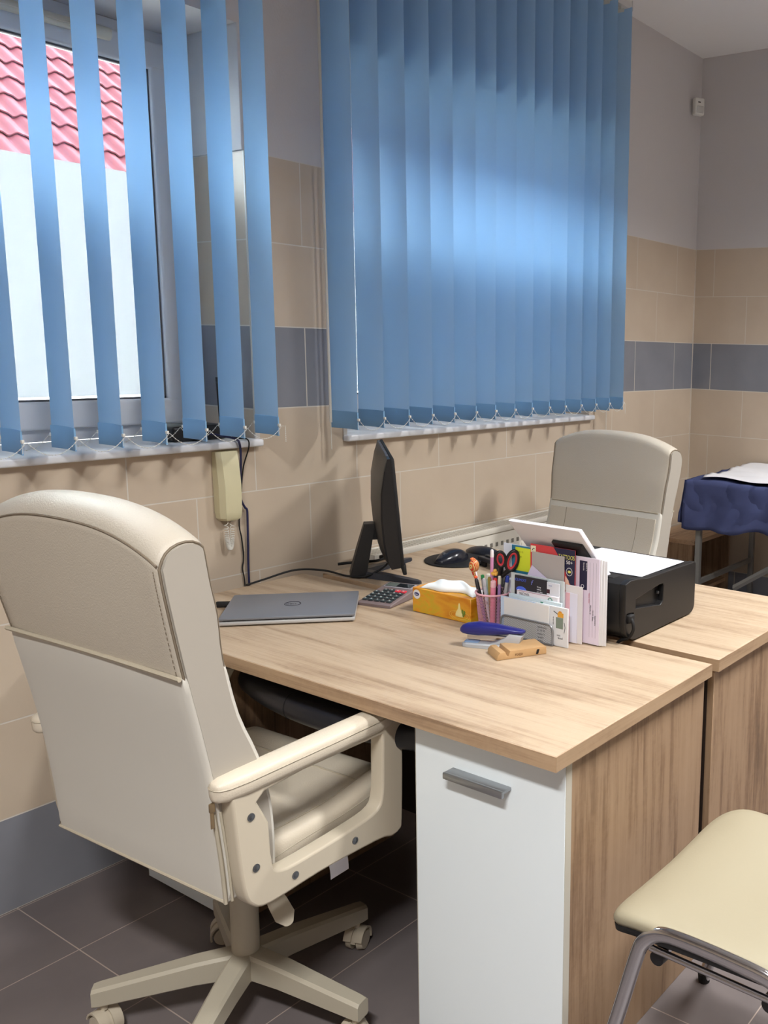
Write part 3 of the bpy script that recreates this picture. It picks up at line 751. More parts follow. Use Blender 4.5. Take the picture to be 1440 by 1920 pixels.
for X in (-3.28, -2.86):
    b = MB(); b.tube(catmull([(X, -1.99, .435), (X, -2.07, .440), (X, -2.105, .48), (X, -2.13, .62), (X, -2.16, .80)], 6), .009, 12, rx=1.5); b.build('back_post', M_chrome, vc, 60)
b = MB(); b.loft([[(x*1+cx, -2.125-.02*(z-.6)/.2+.035*(x/.23)**2*0+dy, z) for x, z, dy in [(.22*math.copysign(abs(math.cos(a))**.5, math.cos(a)), .70+.14*math.copysign(abs(math.sin(a))**.6, math.sin(a)), d) for a in [2*PI*k/40 for k in range(40)]]] for d in (-.0, .012, .03)])
b.build('back_pad', M_cream, vc, 60)

# ---------------------------------------------------------------- things on the wall and the left sill
it = thing('intercom_handset', 'ivory intercom handset hanging on the tiled wall below the left window', 'intercom', (-2.912, 0, .93), world=True)
b = MB()
rg = []
for z, w, d, y0 in ((.926, .026, .034, .004), (.934, .034, .040, .002), (.955, .0365, .043, 0), (1.03, .0370, .044, 0), (1.10, .0375, .036, 0), (1.128, .0375, .030, 0), (1.1315, .036, .028, .001)):
    rg.append([(-2.912-w, -y0-.001, z), (-2.912-w, -d*.62, z), (-2.912-w*.72, -d, z), (-2.912+w*.72, -d, z), (-2.912+w, -d*.62, z), (-2.912+w, -y0-.001, z)])
b.loft(rg); b.build('handset_body', M_hand, it, 30)
b = MB(); P = []
for k in range(420):
    t = k/419; a = PI*t
    cx_, cz_ = -2.917+.010*math.cos(a)*(1-.25*math.sin(a)), .926-.088*math.sin(a)**.55
    ph = t*2*PI*46
    P.append((cx_+.0058*math.cos(ph)*(1 if True else 0), -.022+.0058*math.sin(ph), cz_+.0012*math.sin(ph)))
b.tube(P, .0012, 5); b.build('coiled_cord', M_coil, it, 80)
rt = thing('router', 'black router on the left window sill with one thin aerial', 'router', (-2.93, .09, 1.16), world=True)
b = MB(); b.box(-3.035, -2.862, .045, .165, 1.161, 1.205, .008, 3); b.build('body', M_blk, rt)
b = MB(); b.loft([[(-2.868+q[0]+.006*t-.02*t, .060+q[1]-.012*t, 1.195+.150*t) for q in ((-.007, -.004), (.007, -.004), (.007, .004), (-.007, .004))] for t in (0, .5, 1)]); b.build('aerial', M_blkm, rt)
b = MB(); b.tube(catmull([(-2.925, .040, 1.180), (-2.905, .005, 1.174), (-2.888, -.030, 1.167), (-2.880, -.037, 1.150), (-2.874, -.030, 1.10), (-2.868, -.014, 1.03), (-2.866, -.010, .985), (-2.853, -.010, .955), (-2.846, -.010, .945), (-2.846, -.010, .90), (-2.848, -.010, .83), (-2.850, -.010, .76), (-2.850, -.010, .60), (-2.86, -.012, .3)], 6), .0034, 8)
o = b.build('network_cable', M_navy, None, 80); tag(o, 'navy network cable running from the sill router down behind the desk', 'cable')
b = MB(); b.tube(catmull([(-2.872, .050, 1.180), (-2.860, .0, 1.166), (-2.852, -.034, 1.164), (-2.849, -.036, 1.14), (-2.856, -.016, 1.08), (-2.862, -.009, 1.01), (-2.868, -.007, .96), (-2.872, -.006, .90), (-2.866, -.006, .86), (-2.862, -.006, .80), (-2.868, -.006, .765), (-2.862, -.006, .72), (-2.86, -.006, .55), (-2.89, -.006, .3)], 6), .0021, 8)
o = b.build('power_cable', M_blkm, None, 80); tag(o, 'thin black cable hanging from the left sill beside the intercom handset', 'cable')
sn = thing('motion_sensor', 'small white motion sensor high in the room corner', 'sensor', (-.105, -.040, 2.665), math.radians(-32))
b = MB(); b.box(-.028, .028, -.018, .018, 0, .085, .008, 3); b.build('housing', M_wt, sn)
b = MB(); b.box(-.019, .019, -.0205, -.017, .010, .044, .003); b.build('lens', mat('sensor_lens', (196, 196, 192), .25), sn)
b = MB(); b.box(-.012, .002, -.0192, -.0175, .060, .065); b.build('indicator', M_blkm, sn)
b = MB(); b.prism([(-.026, .018), (.026, .018), (.004, .050), (-.004, .050)], .012, .083, 'z'); b.build('wall_mount', M_wt, sn)

# ---------------------------------------------------------------- things on the desks
ZD = .7505
M_ink = mat('dark_ink', (40, 40, 52), .6); M_nav = mat('navy_print', (34, 34, 66), .6); M_wh = mat('white_print', (235, 235, 238), .6); M_yel = mat('yellow_print', (226, 222, 110), .6)
M_grn = mat('green_print', (70, 140, 120), .6); M_org = mat('orange_print', (228, 166, 60), .6); M_blu = mat('blue_print', (74, 104, 214), .6)
# laptop
lp = thing('laptop', 'closed silver laptop lying on the near desk beside the calculator', 'laptop', (-3.046, -.466, ZD), math.radians(-44.5))
b = MB(); b.box(-.163, .163, -.114, .114, .003, .0125, .003, 2); b.build('base', M_sil2, lp)
b = MB(); b.box(-.163, .163, -.114, .114, .0155, .0225, .0025, 2); lid = b.build('lid', M_sil, lp)
b = MB(); b.box(-.14, .14, .098, .116, .010, .018, .003); b.build('hinge', M_blk, lp)
b = MB(); b.box(-.155, .155, -.106, .10, .012, .016); b.build('lid_gap_shade', M_blkm, lp)  # black sheet painting the shade between base and lid
for x in (-.14, .14):
    for y in (-.09, .09):
        b = MB(); b.cyl((x, y, 0), (x, y, .004), .006, seg=10); b.build('rubber_foot', M_blkm, lp)
b = MB(); b.tube([(.020*math.cos(2*PI*k/32), .001+.020*math.sin(2*PI*k/32), .0227) for k in range(32)], .0011, 5, closed=True); b.build('logo_ring', M_ink, lid)
text('DELL', .0125, (-.0165, -.0045, .0226), (1, 0, 0), (0, 1, 0), M_ink, lid, 'logo_lettering')
b = MB(); b.tube(catmull([(-3.128, -.285, ZD+.010), (-3.155, -.262, ZD+.009), (-3.19, -.25, ZD+.006), (-3.26, -.30, ZD+.005), (-3.33, -.36, ZD+.005)], 6), .0028, 8)
b.box(-.030, .030, -.008, .008, -.006, .008, .004, 2, M=Matrix.Translation((-3.118, -.292, ZD+.0072)) @ Matrix.Rotation(math.radians(-48), 4, 'Z'))
o = b.build('charging_cable', M_blkm, None); tag(o, 'black charging cable and plug lying behind the silver laptop', 'cable')

# calculator
ca = thing('calculator', 'grey brown desk calculator with a red key pair beside the laptop', 'calculator', (-2.812, -.577, ZD), math.radians(13))
M_cal = mat('calculator_shell', (118, 104, 104), .4)
b = MB(); b.prism([(-.075, 0), (.076, 0), (.076, .030), (.040, .0245), (-.066, .010), (-.075, .007)], -.054, .054, 'y', .004, 3); b.build('body', M_cal, ca)
def cz(x): return .010+(x+.066)*.0145/.106
sl = math.atan(.0145/.106); MT = lambda x, y: Matrix.Translation((x, y, cz(x) if x < .04 else .0245+(x-.04)*.0055/.036)) @ Matrix.Rotation(-(sl if x < .04 else .15), 4, 'Y')
b = MB(); b.box(-.017, .017, -.046, .046, -.001, .0022, .002, M=MT(.056, 0)); b.build('display_frame', mat('display_frame', (150, 146, 152), .35), ca)
b = MB(); b.box(-.0125, .0125, -.041, .041, .0018, .0028, M=MT(.056, 0)); b.build('display', mat('display_glass', (34, 38, 42), .15), ca)
b = MB(); b.box(-.0115, .0115, .006, .040, .0027, .0030, M=MT(.056, 0)); b.build('readout', mat('lcd_grey', (96, 104, 100), .25), ca)
M_key = mat('calculator_key', (48, 56, 60), .35)
M_kt = mat('key_legend', (180, 190, 188), .5)
keys = '0.=+123-456x789/%MRC'
for i in range(5):
    for j in range(5):
        x, y = -.055+i*.0175, .038-j*.019
        red = (i == 4 and j >= 3)
        if i == 4 and j < 1: continue
        b = MB(); b.box(-.0066, .0066, -.0076, .0076, 0, .0048, .0022, 2, M=MT(x, y)); k = b.build('key', mat('red_key', (206, 60, 74), .4) if red else M_key, ca)
        b = MB(); b.box(-.002, .002, -.0022, .0022, .0046, .0052, M=MT(x, y)); b.build('key_legend', M_kt, k)

# monitor
mn = thing('monitor', 'black monitor seen edge on, standing at the back of the near desk', 'monitor', (-2.67, -.298, ZD), world=True)
na = math.radians(-40); nv = Vector((math.cos(na), math.sin(na), 0)); dv = Vector((-nv.y, nv.x, 0))
PC = Vector((-2.566, -.353, .822)); tilt = math.radians(4.5); upv = (Vector((0, 0, 1))*math.cos(tilt)-nv*math.sin(tilt)); nn = dv.cross(upv)
PM = Matrix((dv, nn, upv)).transposed().to_4x4(); PM.translation = PC     # local: x along the panel, y towards the viewer of the screen, z up
if nn.dot(nv) < 0: nn = -nn
PM = Matrix((dv, nn, upv)).transposed().to_4x4(); PM.translation = PC
b = MB(); rg = []
for x, k in ((-.269, .82), (-.266, .92), (-.25, 1), (-.12, 1.12), (0, 1.15), (.12, 1.12), (.25, 1), (.266, .92), (.269, .82)):
    pr_ = [(-.004, .004), (-.004, .318), (-.014, .318), (-.028*k, .285), (-.045*k, .22), (-.052*k, .15), (-.052*k, .08), (-.047*k, .03), (-.032, .002)]
    rg.append([PM @ Vector((x, y, z)) for y, z in pr_])
b.loft(rg); b.build('rear_shell', M_blk, mn, 25)
b = MB(); b.box(-.270, .270, -.006, .004, .0, .320, .003, M=PM); bz = b.build('bezel', M_blkm, mn)
b = MB(); b.box(-.262, .262, .0035, .0048, .020, .312, M=PM); b.build('screen', mat('screen_glass', (14, 14, 16), .12), mn)
b = MB(); b.box(-.270, .270, -.002, .009, -.018, .012, .003, M=PM); b.build('chin', M_blkm, mn)
b = MB()
for k in range(14): b.box(-.20+k*.03, -.18+k*.03, -.0135, -.007, .3165, .3205, M=PM)
b.build('top_vent', M_gask, mn)
FV = Vector((-2.668, -.300, ZD))
for E_ in (Vector((-2.632, -.520, ZD)), Vector((-2.425, -.272, ZD))):
    b = MB(); d = (E_-FV); p = Vector((-d.y, d.x, 0)).normalized(); rg = []
    for t, w, h in ((-.03, .018, .020), (.2, .020, .019), (.6, .0165, .015), (.93, .0125, .011), (1.0, .006, .009)):
        c = FV+d*t; rg.append([c-p*w, c+p*w, c+p*w*.7+Vector((0, 0, h)), c-p*w*.7+Vector((0, 0, h))])
    b.loft(rg); b.build('stand_foot', mat('stand_dark', (40, 44, 54), .4), mn, 30)
b = MB(); rg = []
top = PM @ Vector((0, -.055, .085))
for t, w, dth in ((0, .036, .030), (.5, .030, .026), (1, .024, .020)):
    c = FV.lerp(FV+nv*.035+Vector((0, 0, .158)), t)+Vector((0, 0, .006)); rg.append([c-dv*w-nv*dth, c+dv*w-nv*dth, c+dv*w+nv*dth*.6, c-dv*w+nv*dth*.6])
b.loft(rg); b.build('stand_neck', M_blk, mn, 25)
b = MB(); c = FV+nv*.03+Vector((0, 0, .135)); b.loft([[q+dv*sx+Vector((0, 0, sz)) for sx, sz in ((-.022, -.02), (.022, -.02), (.022, .02), (-.022, .02))] for q in (c, c+nv*.052)]); b.build('hinge', M_blkm, mn)
b = MB(); b.tube(catmull([(-2.955, -.146, ZD+.004), (-2.90, -.150, ZD+.010), (-2.80, -.165, ZD+.022), (-2.735, -.215, ZD+.016), (-2.712, -.290, ZD+.006), (-2.690, -.345, ZD+.008), (-2.640, -.372, ZD+.030), (-2.60, -.355, ZD+.048), (-2.575, -.322, ZD+.085)], 8), .0032, 8)
o = b.build('monitor_cable', M_blkm, None, 80); tag(o, 'black cable curving over the desk to the back of the monitor', 'cable')
b = MB(); b.tube(catmull([(-2.62, -.145, ZD+.004), (-2.57, -.175, ZD+.006), (-2.52, -.21, ZD+.006), (-2.47, -.20, ZD+.006)], 5), .0045, 8); b.box(-2.475, -2.43, -.205, -.175, ZD, ZD+.012, .003)
o = b.build('plug_lead', M_blkm, None, 80); tag(o, 'short black lead with a plug lying behind the monitor stand', 'cable')

# tissue box
tb = thing('tissue_box', 'amber yellow tissue box with a round white badge on the near desk', 'tissue box', (-2.797, -.809, ZD), world=True)
def tissue_mat():
    m = bpy.data.materials.new('amber_card'); m.use_nodes = True; N = m.node_tree.nodes; L = m.node_tree.links; b = N['Principled BSDF']
    g = N.new('ShaderNodeNewGeometry'); mp = N.new('ShaderNodeMapping'); mp.inputs['Scale'].default_value = (6, 9, 16); L.new(g.outputs['Position'], mp.inputs[0])
    n = N.new('ShaderNodeTexNoise'); n.inputs['Scale'].default_value = 1; n.inputs['Distortion'].default_value = 1.6; L.new(mp.outputs[0], n.inputs[0])
    L.new(ramp(N, L, n.outputs['Fac'], [(.3, (206, 128, 20)), (.48, (224, 160, 40)), (.6, (206, 172, 40)), (.75, (226, 150, 32))]), b.inputs['Base Color']); b.inputs['Roughness'].default_value = .35
    return m
M_tis = tissue_mat()
tx0, tx1, ty0, ty1, tz = -2.850, -2.744, -.912, -.706, ZD+.0655
b = MB(); b.box(tx0, tx1, ty0, ty1, ZD, tz, .0012, 1); tbb = b.build('carton', M_tis, tb)
b = MB()
def tis(u, v):
    x = -2.800+(.036+.010*math.sin(v*5+1))*(u-.5)*2*(1-.1*v); y = -.728-.178*v
    e = 1-(2*u-1)**2; f = math.sin(PI*min(1, v*1.02))**.45
    return (x+.006*math.sin(v*11+u*4), y, tz+.001+.020*e**.45*f+.004*math.sin(v*13+u*9)*e*f)
b.grid(tis, 18, 26); tso = b.build('tissue', mat('tissue', (234, 240, 242), .9), tb, 80); tso.modifiers.new('t', 'SOLIDIFY').thickness = .0008
xf = tx0-.0004
b = MB(); b.cyl((xf+.0002, -.722, tz-.0165), (xf-.0004, -.722, tz-.0165), .0125, seg=28); b.build('badge', M_wh, tbb)
b = MB(); b.ball((xf-.0005, -.722, tz-.0160), .008, (.06, 1.1, .62)); bo = b.build('badge_oval', mat('badge_blue', (36, 44, 110), .5), tbb)
text('Linea', .0052, (xf-.0012, -.7155, tz-.0178), (0, -1, 0), (0, 0, 1), M_wh, tbb, 'badge_lettering', .0002)
b = MB(); b.lathe([(.001, 0), (.0125, .001), (.0135, .006), (.010, .014), (.0042, .022), (.0028, .034), (.0001, .038)], 20, M=Matrix.Translation((xf-.0003, -.873, ZD+.0125)) @ Matrix.Diagonal((.05, 1, 1, 1))); b.build('bottle_print', mat('print_cream', (236, 224, 160), .5), tbb)
b = MB()
for dy, dz, a in ((-.014, .008, .5), (-.018, .014, -.4), (-.011, .016, 1.2)): b.ball((xf-.0005, -.873+dy, ZD+.0125+dz), .006, (.06, .55, 1), M=None)
b.build('leaf_print', mat('leaf_green', (110, 130, 40), .6), tbb)
b = MB()
for r_ in (.022, .028): b.tube([(xf-.0003, -.873+r_*1.25*math.cos(2*PI*k/36), ZD+.0165+r_*.42*math.sin(2*PI*k/36)) for k in range(36)], .0005, 4, closed=True)
b.build('ripple_print', mat('ripple_yellow', (236, 208, 90), .5), tbb)

# pen cup and its pens
CC = Vector((-2.835, -.972, 0))
pc = thing('pen_cup', 'pink wire mesh pen cup full of pens beside the tissue box', 'pen cup', (CC.x, CC.y, ZD), world=True)
M_pink = mat('pink_wire', (232, 176, 190), .45)
CT, R0, R1 = ZD+.093, .034, .0425
b = MB(); n, m = 64, 22
t_ = bmesh.new(); V = [[t_.verts.new((CC.x+(R0+(R1-R0)*j/m)*math.cos(2*PI*(i+.5*(j % 2))/n), CC.y+(R0+(R1-R0)*j/m)*math.sin(2*PI*(i+.5*(j % 2))/n), ZD+.002+(CT-ZD-.002)*j/m)) for i in range(n)] for j in range(m+1)]
for j in range(0, m-1, 2):
    for i in range(n):
        o_ = 0
        t_.faces.new((V[j][i], V[j+1][i], V[j+2][i], V[j+1][(i-1) % n]))
b._add(t_); cup = b.build('mesh_wall', M_pink, pc, 180); wm = cup.modifiers.new('wire', 'WIREFRAME'); wm.thickness = .0011; wm.use_even_offset = False
b = MB(); b.tube([(CC.x+(R1+.0005)*math.cos(2*PI*k/48), CC.y+(R1+.0005)*math.sin(2*PI*k/48), CT) for k in range(48)], .0026, 8, closed=True); b.build('rim', M_pink, pc)
b = MB(); b.cyl((CC.x, CC.y, ZD), (CC.x, CC.y, ZD+.003), R0+.001, seg=40); b.build('base', M_pink, pc)
def pen(name, label, bot, top, r, c, cap=None, caplen=.2, clip=None, tip=None, cat='pen'):
    """barrel from bot (offset in the cup) to top (room coordinates); cap = colour of the upper end"""
    B = Vector((CC.x+bot[0], CC.y+bot[1], ZD+.0045)); Tp = Vector(top); d = Tp-B
    t = thing(name, label, cat, B, group='pens and tools in the pink cup', world=True)
    k = B+d*(1-caplen) if cap else Tp
    q = MB(); q.tube([B, B+d*.06, k], [r*.45, r, r], 12); q.build('barrel', mat(name+'_barrel', c, .4), t)
    if cap:
        q = MB(); q.tube([k, k+(Tp-k)*.85, Tp], [r*1.08, r*1.02, r*.6], 12); q.build('cap', mat(name+'_cap', cap, .4), t)
    if clip:
        s_ = d.normalized().cross(Vector((.65, -.76, 0))).normalized(); f = d.normalized().cross(s_).normalized()
        f = f if f.dot(Vector((-.76, -.65, 0))) > 0 else -f
        a = B+d*.97+f*(r+.0012); e = B+d*.72+f*(r+.0012)
        q = MB(); q.tube([a, e], .0012, 6, rx=1.6); q.build('clip', mat(name+'_clip', clip, .3, .3), t)
    return t
pen('pencil', 'tall pink pencil with a pale rubber end in the pink cup', (.008, .012), (-2.826, -.962, .950), .0042, (214, 148, 190), (228, 220, 220), .10)
pen('pen', 'black pen with a green end in the pink cup', (-.012, .004), (-2.838, -.940, .884), .0044, (44, 48, 48), (28, 124, 66), .07)
pen('pen', 'slim silver pen with a metal clip in the pink cup', (-.008, .002), (-2.845, -.951, .878), .0042, (200, 202, 216), (190, 190, 196), .18, clip=(150, 150, 156))
pen('marker', 'white marker with a pale green collar in the pink cup', (.004, .012), (-2.822, -.946, .884), .0062, (196, 226, 212), (232, 230, 218), .10)
pen('pen', 'olive gold pen standing upright in the pink cup', (-.010, -.006), (-2.848, -.972, .885), .0050, (132, 118, 50), (150, 132, 60), .30)
pen('marker', 'dark maroon marker with a red and yellow flower top in the pink cup', (-.006, -.012), (-2.838, -.982, .882), .0055, (60, 34, 40), (206, 40, 40), .16)
pen('pen', 'lavender pen with a cream beaded top in the pink cup', (-.004, -.020), (-2.836, -.996, .892), .0042, (168, 134, 190), (222, 216, 196), .18)
pen('highlighter', 'thick pink highlighter at the front of the pink cup', (-.018, -.014), (-2.862, -.997, .882), .0068, (232, 140, 170), (240, 190, 200), .13)
pen('pen', 'grey pen with a blue end on the right of the pink cup', (.004, -.024), (-2.833, -1.019, .892), .0046, (186, 186, 186), (40, 60, 150), .12, clip=(60, 60, 70))
pen('marker', 'purple and black marker with an orange end on the left of the pink cup', (-.006, .016), (-2.842, -.922, .874), .0050, (110, 84, 150), (40, 36, 40), .42)
b = MB(); b.ball((-2.842, -.922, .875), .0050, (1, 1, .8)); o = b.build('marker_end', mat('orange_end', (226, 92, 48), .5), [q for q in bpy.data.objects if q.name.startswith('marker') and 'orange' in q.get('label', '')][0])
fl = [q for q in bpy.data.objects if q.name.startswith('marker') and 'flower' in q.get('label', '')][0]
b = MB()
for k in range(6): b.ball((-2.838+.006*math.cos(k*PI/3), -.982+.006*math.sin(k*PI/3), .893), .0048, u=10, v=6)
b.ball((-2.838, -.982, .900), .005); b.build('flower_top', mat('flower_orange', (238, 180, 80), .6), fl)
bd_ = [q for q in bpy.data.objects if q.get('label', '').startswith('lavender pen')][0]
b = MB()
for k in range(3): b.ball((-2.836, -.996, .893+k*.0055), .0048-.0006*k, u=10, v=6)
b.build('beaded_top', mat('bead_cream', (232, 228, 208), .5), bd_)
ly = thing('lollipop', 'wrapped lollipop in red and gold foil leaning from the pink cup', 'lollipop', (CC.x, CC.y, ZD+.005), world=True, group='pens and tools in the pink cup')
LB = Vector((CC.x-.004, CC.y+.012, ZD+.006)); LT = Vector((-2.835, -.912, .900))
b = MB(); b.tube([LB, LT], .0021, 8); b.build('stick', M_wh, ly)
def candy():
    m = bpy.data.materials.new('foil_wrapper'); m.use_nodes = True; N = m.node_tree.nodes; L = m.node_tree.links; q = N['Principled BSDF']
    g = N.new('ShaderNodeNewGeometry'); w = N.new('ShaderNodeTexWave'); w.inputs['Scale'].default_value = 40; w.inputs['Distortion'].default_value = 6; w.inputs['Detail'].default_value = 2
    L.new(g.outputs['Position'], w.inputs[0]); L.new(ramp(N, L, w.outputs['Fac'], [(.15, (180, 40, 30)), (.3, (214, 190, 110)), (.5, (226, 214, 160)), (.65, (140, 126, 56)), (.8, (214, 180, 90)), (.92, (190, 50, 36))]), q.inputs['Base Color']); q.inputs['Roughness'].default_value = .25
    return m
b = MB(); b.ball(LT+Vector((0, .002, .002)), .0135, (1, 1, 1.3)); b.tube([LT-Vector((0, -.002, .012)), LT-Vector((0, -.001, .026))], [.0075, .003], 9); b.build('wrapper', candy(), ly)
b = MB()
for k in range(7): a = k*2*PI/7; b.ball(LT+Vector((.004*math.cos(a), .004*math.sin(a)+.006, .018+.002*(k % 2))), .0034, (1, 1, .7), u=8, v=6)
b.build('wrapper_frill', mat('frill_orange', (222, 110, 50), .3), ly)
sc = thing('scissors', 'scissors with red and black handles standing in the pink cup', 'scissors', (CC.x, CC.y, ZD+.005), world=True, group='pens and tools in the pink cup')
rt_ = Vector((.64, -.77, 0)); ctr = Vector((CC.x+.004, CC.y-.018, ZD+.006))
vd = Vector((.76, .65, 0))
b = MB(); b.loft([[ctr+rt_*(s-.004)+vd*q for s, q in ((-.004, -.0012), (.004, -.0012), (.004, .0012), (-.004, .0012))]+[] for _ in (0,)]+[[ctr+Vector((0, 0, .10))+rt_*s+vd*q for s, q in ((-.008, -.0012), (.008, -.0012), (.008, .0012), (-.008, .0012))]]); b.build('blades', M_scr, sc)
for (cxo, cz_, rw, rh, lean, nm) in ((.0025, .934, .0115, .0185, -.10, 'handle'), (.0315, .930, .0135, .0255, .28, 'handle')):
    cc = Vector((ctr.x, ctr.y, cz_))+rt_*cxo-vd*.020
    loop = []
    for k in range(28):
        a = 2*PI*k/28; lx, lz = rw*math.cos(a), rh*math.sin(a); loop.append(cc+rt_*(lx*math.cos(lean)+lz*math.sin(lean))+Vector((0, 0, 1))*(lz*math.cos(lean)-lx*math.sin(lean)))
    b = MB(); b.tube(loop, .0048, 10, closed=True); b.tube([cc+Vector((0, 0, -rh*.9))-rt_*rh*.9*math.sin(lean), ctr+Vector((0, 0, .125))], [.0062, .006], 10); ho = b.build('handle', M_blk, sc, 60)
    inn_ = [cc+(p-cc)*.80 for p in loop]
    b = MB(); b.tube(inn_, .0042, 8, closed=True); b.build('grip', mat('red_grip', (190, 44, 56), .5), ho, 60)

# stapler
st = thing('stapler', 'navy and grey stapler lying in front of the pink pen cup', 'stapler', (-2.985, -1.008, ZD), math.radians(-68.6))
M_stg = mat('stapler_grey', (178, 182, 188), .4); M_stb = mat('stapler_navy', (34, 38, 116), .28)
b = MB(); rg = []
for x, w, h in ((-.002, .004, .006), (.004, .012, .009), (.015, .0165, .0105), (.06, .0175, .011), (.13, .018, .012), (.146, .016, .012)):
    rg.append([(x, -w, 0), (x, w, 0), (x, w, h*.75), (x, w*.75, h), (x, -w*.75, h), (x, -w, h*.75)])
b.loft(rg); b.build('base', M_stg, st, 40)
b = MB(); b.prism([(.060, .009), (.085, .016), (.108, .030), (.118, .040), (.150, .036), (.140, .010)], -.014, .014, 'y', .003); b.build('rear_arm', M_stg, st)
b = MB(); b.box(.006, .040, -.0095, .0095, .0108, .0122, .002); b.build('anvil_plate', mat('anvil_blue', (140, 170, 210), .3), st)
b = MB(); b.box(.012, .125, -.0065, .0065, .020, .031, .0015); b.build('staple_channel', M_chrome, st)
b = MB(); rg = []
for x, z0, z1, w in ((-.006, .034, .044, .006), (.0, .031, .051, .012), (.012, .029, .056, .0155), (.04, .028, .0605, .017), (.08, .0315, .0585, .0165), (.12, .037, .053, .014), (.148, .040, .049, .011), (.153, .042, .047, .007)):
    rg.append([(x, w*math.copysign(abs(math.cos(a))**.7, math.cos(a)), (z0+z1)/2+(z1-z0)/2*math.copysign(abs(math.sin(a))**.8, math.sin(a))) for a in [2*PI*k/18 for k in range(18)]])
b.loft(rg); b.build('top_arm', M_stb, st, 60)

# bamboo phone stand
ps = thing('phone_stand', 'small bamboo phone stand with a slot in front of the stapler', 'phone stand', (-2.958, -1.150, ZD), math.radians(-29))
M_bam = mat('bamboo', (184, 148, 104), .5, var=.08, vscale=60)
b = MB(); b.prism([(-.061, 0), (.061, 0), (.061, .0165), (.057, .019), (-.030, .019), (-.0335, .007), (-.0375, .007), (-.041, .0175), (-.054, .0175), (-.060, .011)], -.032, .032, 'y', .0012); b.build('block', M_bam, ps)
b = MB(); b.prism([(.034, .003), (.040, .003), (.043, .014), (.037, .014)], -.0325, -.0300, 'y'); b.build('cable_notch', M_blkm, ps)
text('FIXED', .0075, (-.018, -.0324, .0060), (1, 0, 0), (0, 0, 1), mat('burnt_mark', (120, 84, 50), .7), ps, 'engraving', .0002)

# mouse pad, mouse, keyboard
mp = thing('mouse_pad', 'round black mouse pad with a raised wrist rest on the far desk', 'mouse pad', (-2.335, -.395, ZD))
b = MB(); P = [(.108*math.cos(2*PI*k/48), .108*math.sin(2*PI*k/48)) for k in range(48)]; b.prism(P, 0, .004, 'z', .001); b.build('pad', M_blkm, mp)
b = MB(); rg = []
for k in range(13):
    t = k/12; y = -.072+.144*t; e = math.sin(PI*t)**.5
    rg.append([(.130+.036*max(.25, e)*math.cos(a), y, .002+max(.25, e)*.024*max(0, math.sin(a))) for a in [PI*q/12 for q in range(13)]])
b.loft(rg); b.build('wrist_rest', M_blkl, mp, 60)
mo = thing('computer_mouse', 'black computer mouse lying on the round mouse pad', 'mouse', (-2.362, -.395, ZD+.0042), math.radians(178))
b = MB(); rg = []
for k in range(15):
    t = k/14; x = -.057+.114*t; w = .031*(math.sin(PI*min(max(t, .03), .97))**.38)*(1-.10*math.cos(2*PI*t)*.6); h = .036*(math.sin(PI*(.08+.84*t))**.75)*(1.12-.35*t)
    rg.append([(x, w*math.copysign(abs(math.cos(a))**.8, math.cos(a)), h*max(0, math.sin(a))**.8) for a in [PI*q/16 for q in range(17)]])
b.loft(rg); b.build('shell', mat('mouse_black', (26, 28, 38), .22), mo, 70); mo.scale = (1.14, 1.14, 1.14)
b = MB(); b.cyl((.030, -.003, .0245), (.030, .003, .0245), .0050, seg=14); b.build('scroll_wheel', M_gask, mo)
kb = thing('keyboard', 'black keyboard with raised feet on the far desk behind the pen cup', 'keyboard', (-2.335, -.70, ZD), math.radians(-17))
KM = Matrix.Translation((0, 0, .012)) @ Matrix.Rotation(math.radians(7.5), 4, 'Y')
b = MB(); b.box(-.07, .07, -.20, .20, -.004, .010, .003, M=KM); b.build('body', mat('keyboard_body', (44, 44, 50), .45), kb)
for i in range(5):
    for j in range(15):
        b = MB(); b.box(-.052+i*.022, -.034+i*.022, -.190+j*.0255, -.168+j*.0255, .0095, .0155, .002, 1, M=KM); b.build('key', M_blk, kb)
for y in (-.17, .17): b = MB(); b.box(-.066, -.058, y-.012, y+.012, 0.0, .018, .001); b.build('foot', M_blkm, kb)

# letter rack and what stands in it
lr = thing('letter_rack', 'silver wire mesh letter rack holding boxes and letters', 'letter rack', (-2.83, -1.107, ZD), world=True)
M_wire = mat('silver_wire', (150, 152, 156), .4, .7)
def mesh_panel(x, y0, y1, z0, z1, rad):
    t = bmesh.new(); n, m = 46, 20
    V = {}
    def vt(i, j):
        if (i, j) not in V: V[(i, j)] = t.verts.new((x, y0+(y1-y0)*i/n, z0+(z1-z0)*j/m))
        return V[(i, j)]
    for i in range(1, n, 1):
        for j in range(1, m, 1):
            if (i+j) % 2: t.faces.new((vt(i-1, j), vt(i, j-1), vt(i+1, j), vt(i, j+1)))
    b = MB(); b._add(t); o = b.build('mesh_panel', M_wire, lr, 180); w = o.modifiers.new('wire', 'WIREFRAME'); w.thickness = .0009; w.use_even_offset = False
    b = MB(); P = []
    for cy_, cz_, a0 in ((y1-rad, z1-rad, 0), (y0+rad, z1-rad, 90)):
        for k in range(7): a = math.radians(a0+15*k); P.append((x, cy_+rad*math.cos(a), cz_+rad*math.sin(a)))
    P = [(x, y1, z0)]+P+[(x, y0, z0)]
    b.tube(P, .0022, 8, closed=True); b.build('wire_frame', M_wire, lr)
mesh_panel(-2.868, -1.186, -1.026, ZD+.0025, ZD+.052, .016)
mesh_panel(-2.833, -1.186, -1.026, ZD+.0025, ZD+.085, .016)
mesh_panel(-2.794, -1.186, -1.026, ZD+.0025, ZD+.115, .016)
b = MB(); b.box(-2.869, -2.793, -1.186, -1.026, ZD, ZD+.002); b.build('base_plate', M_wire, lr)
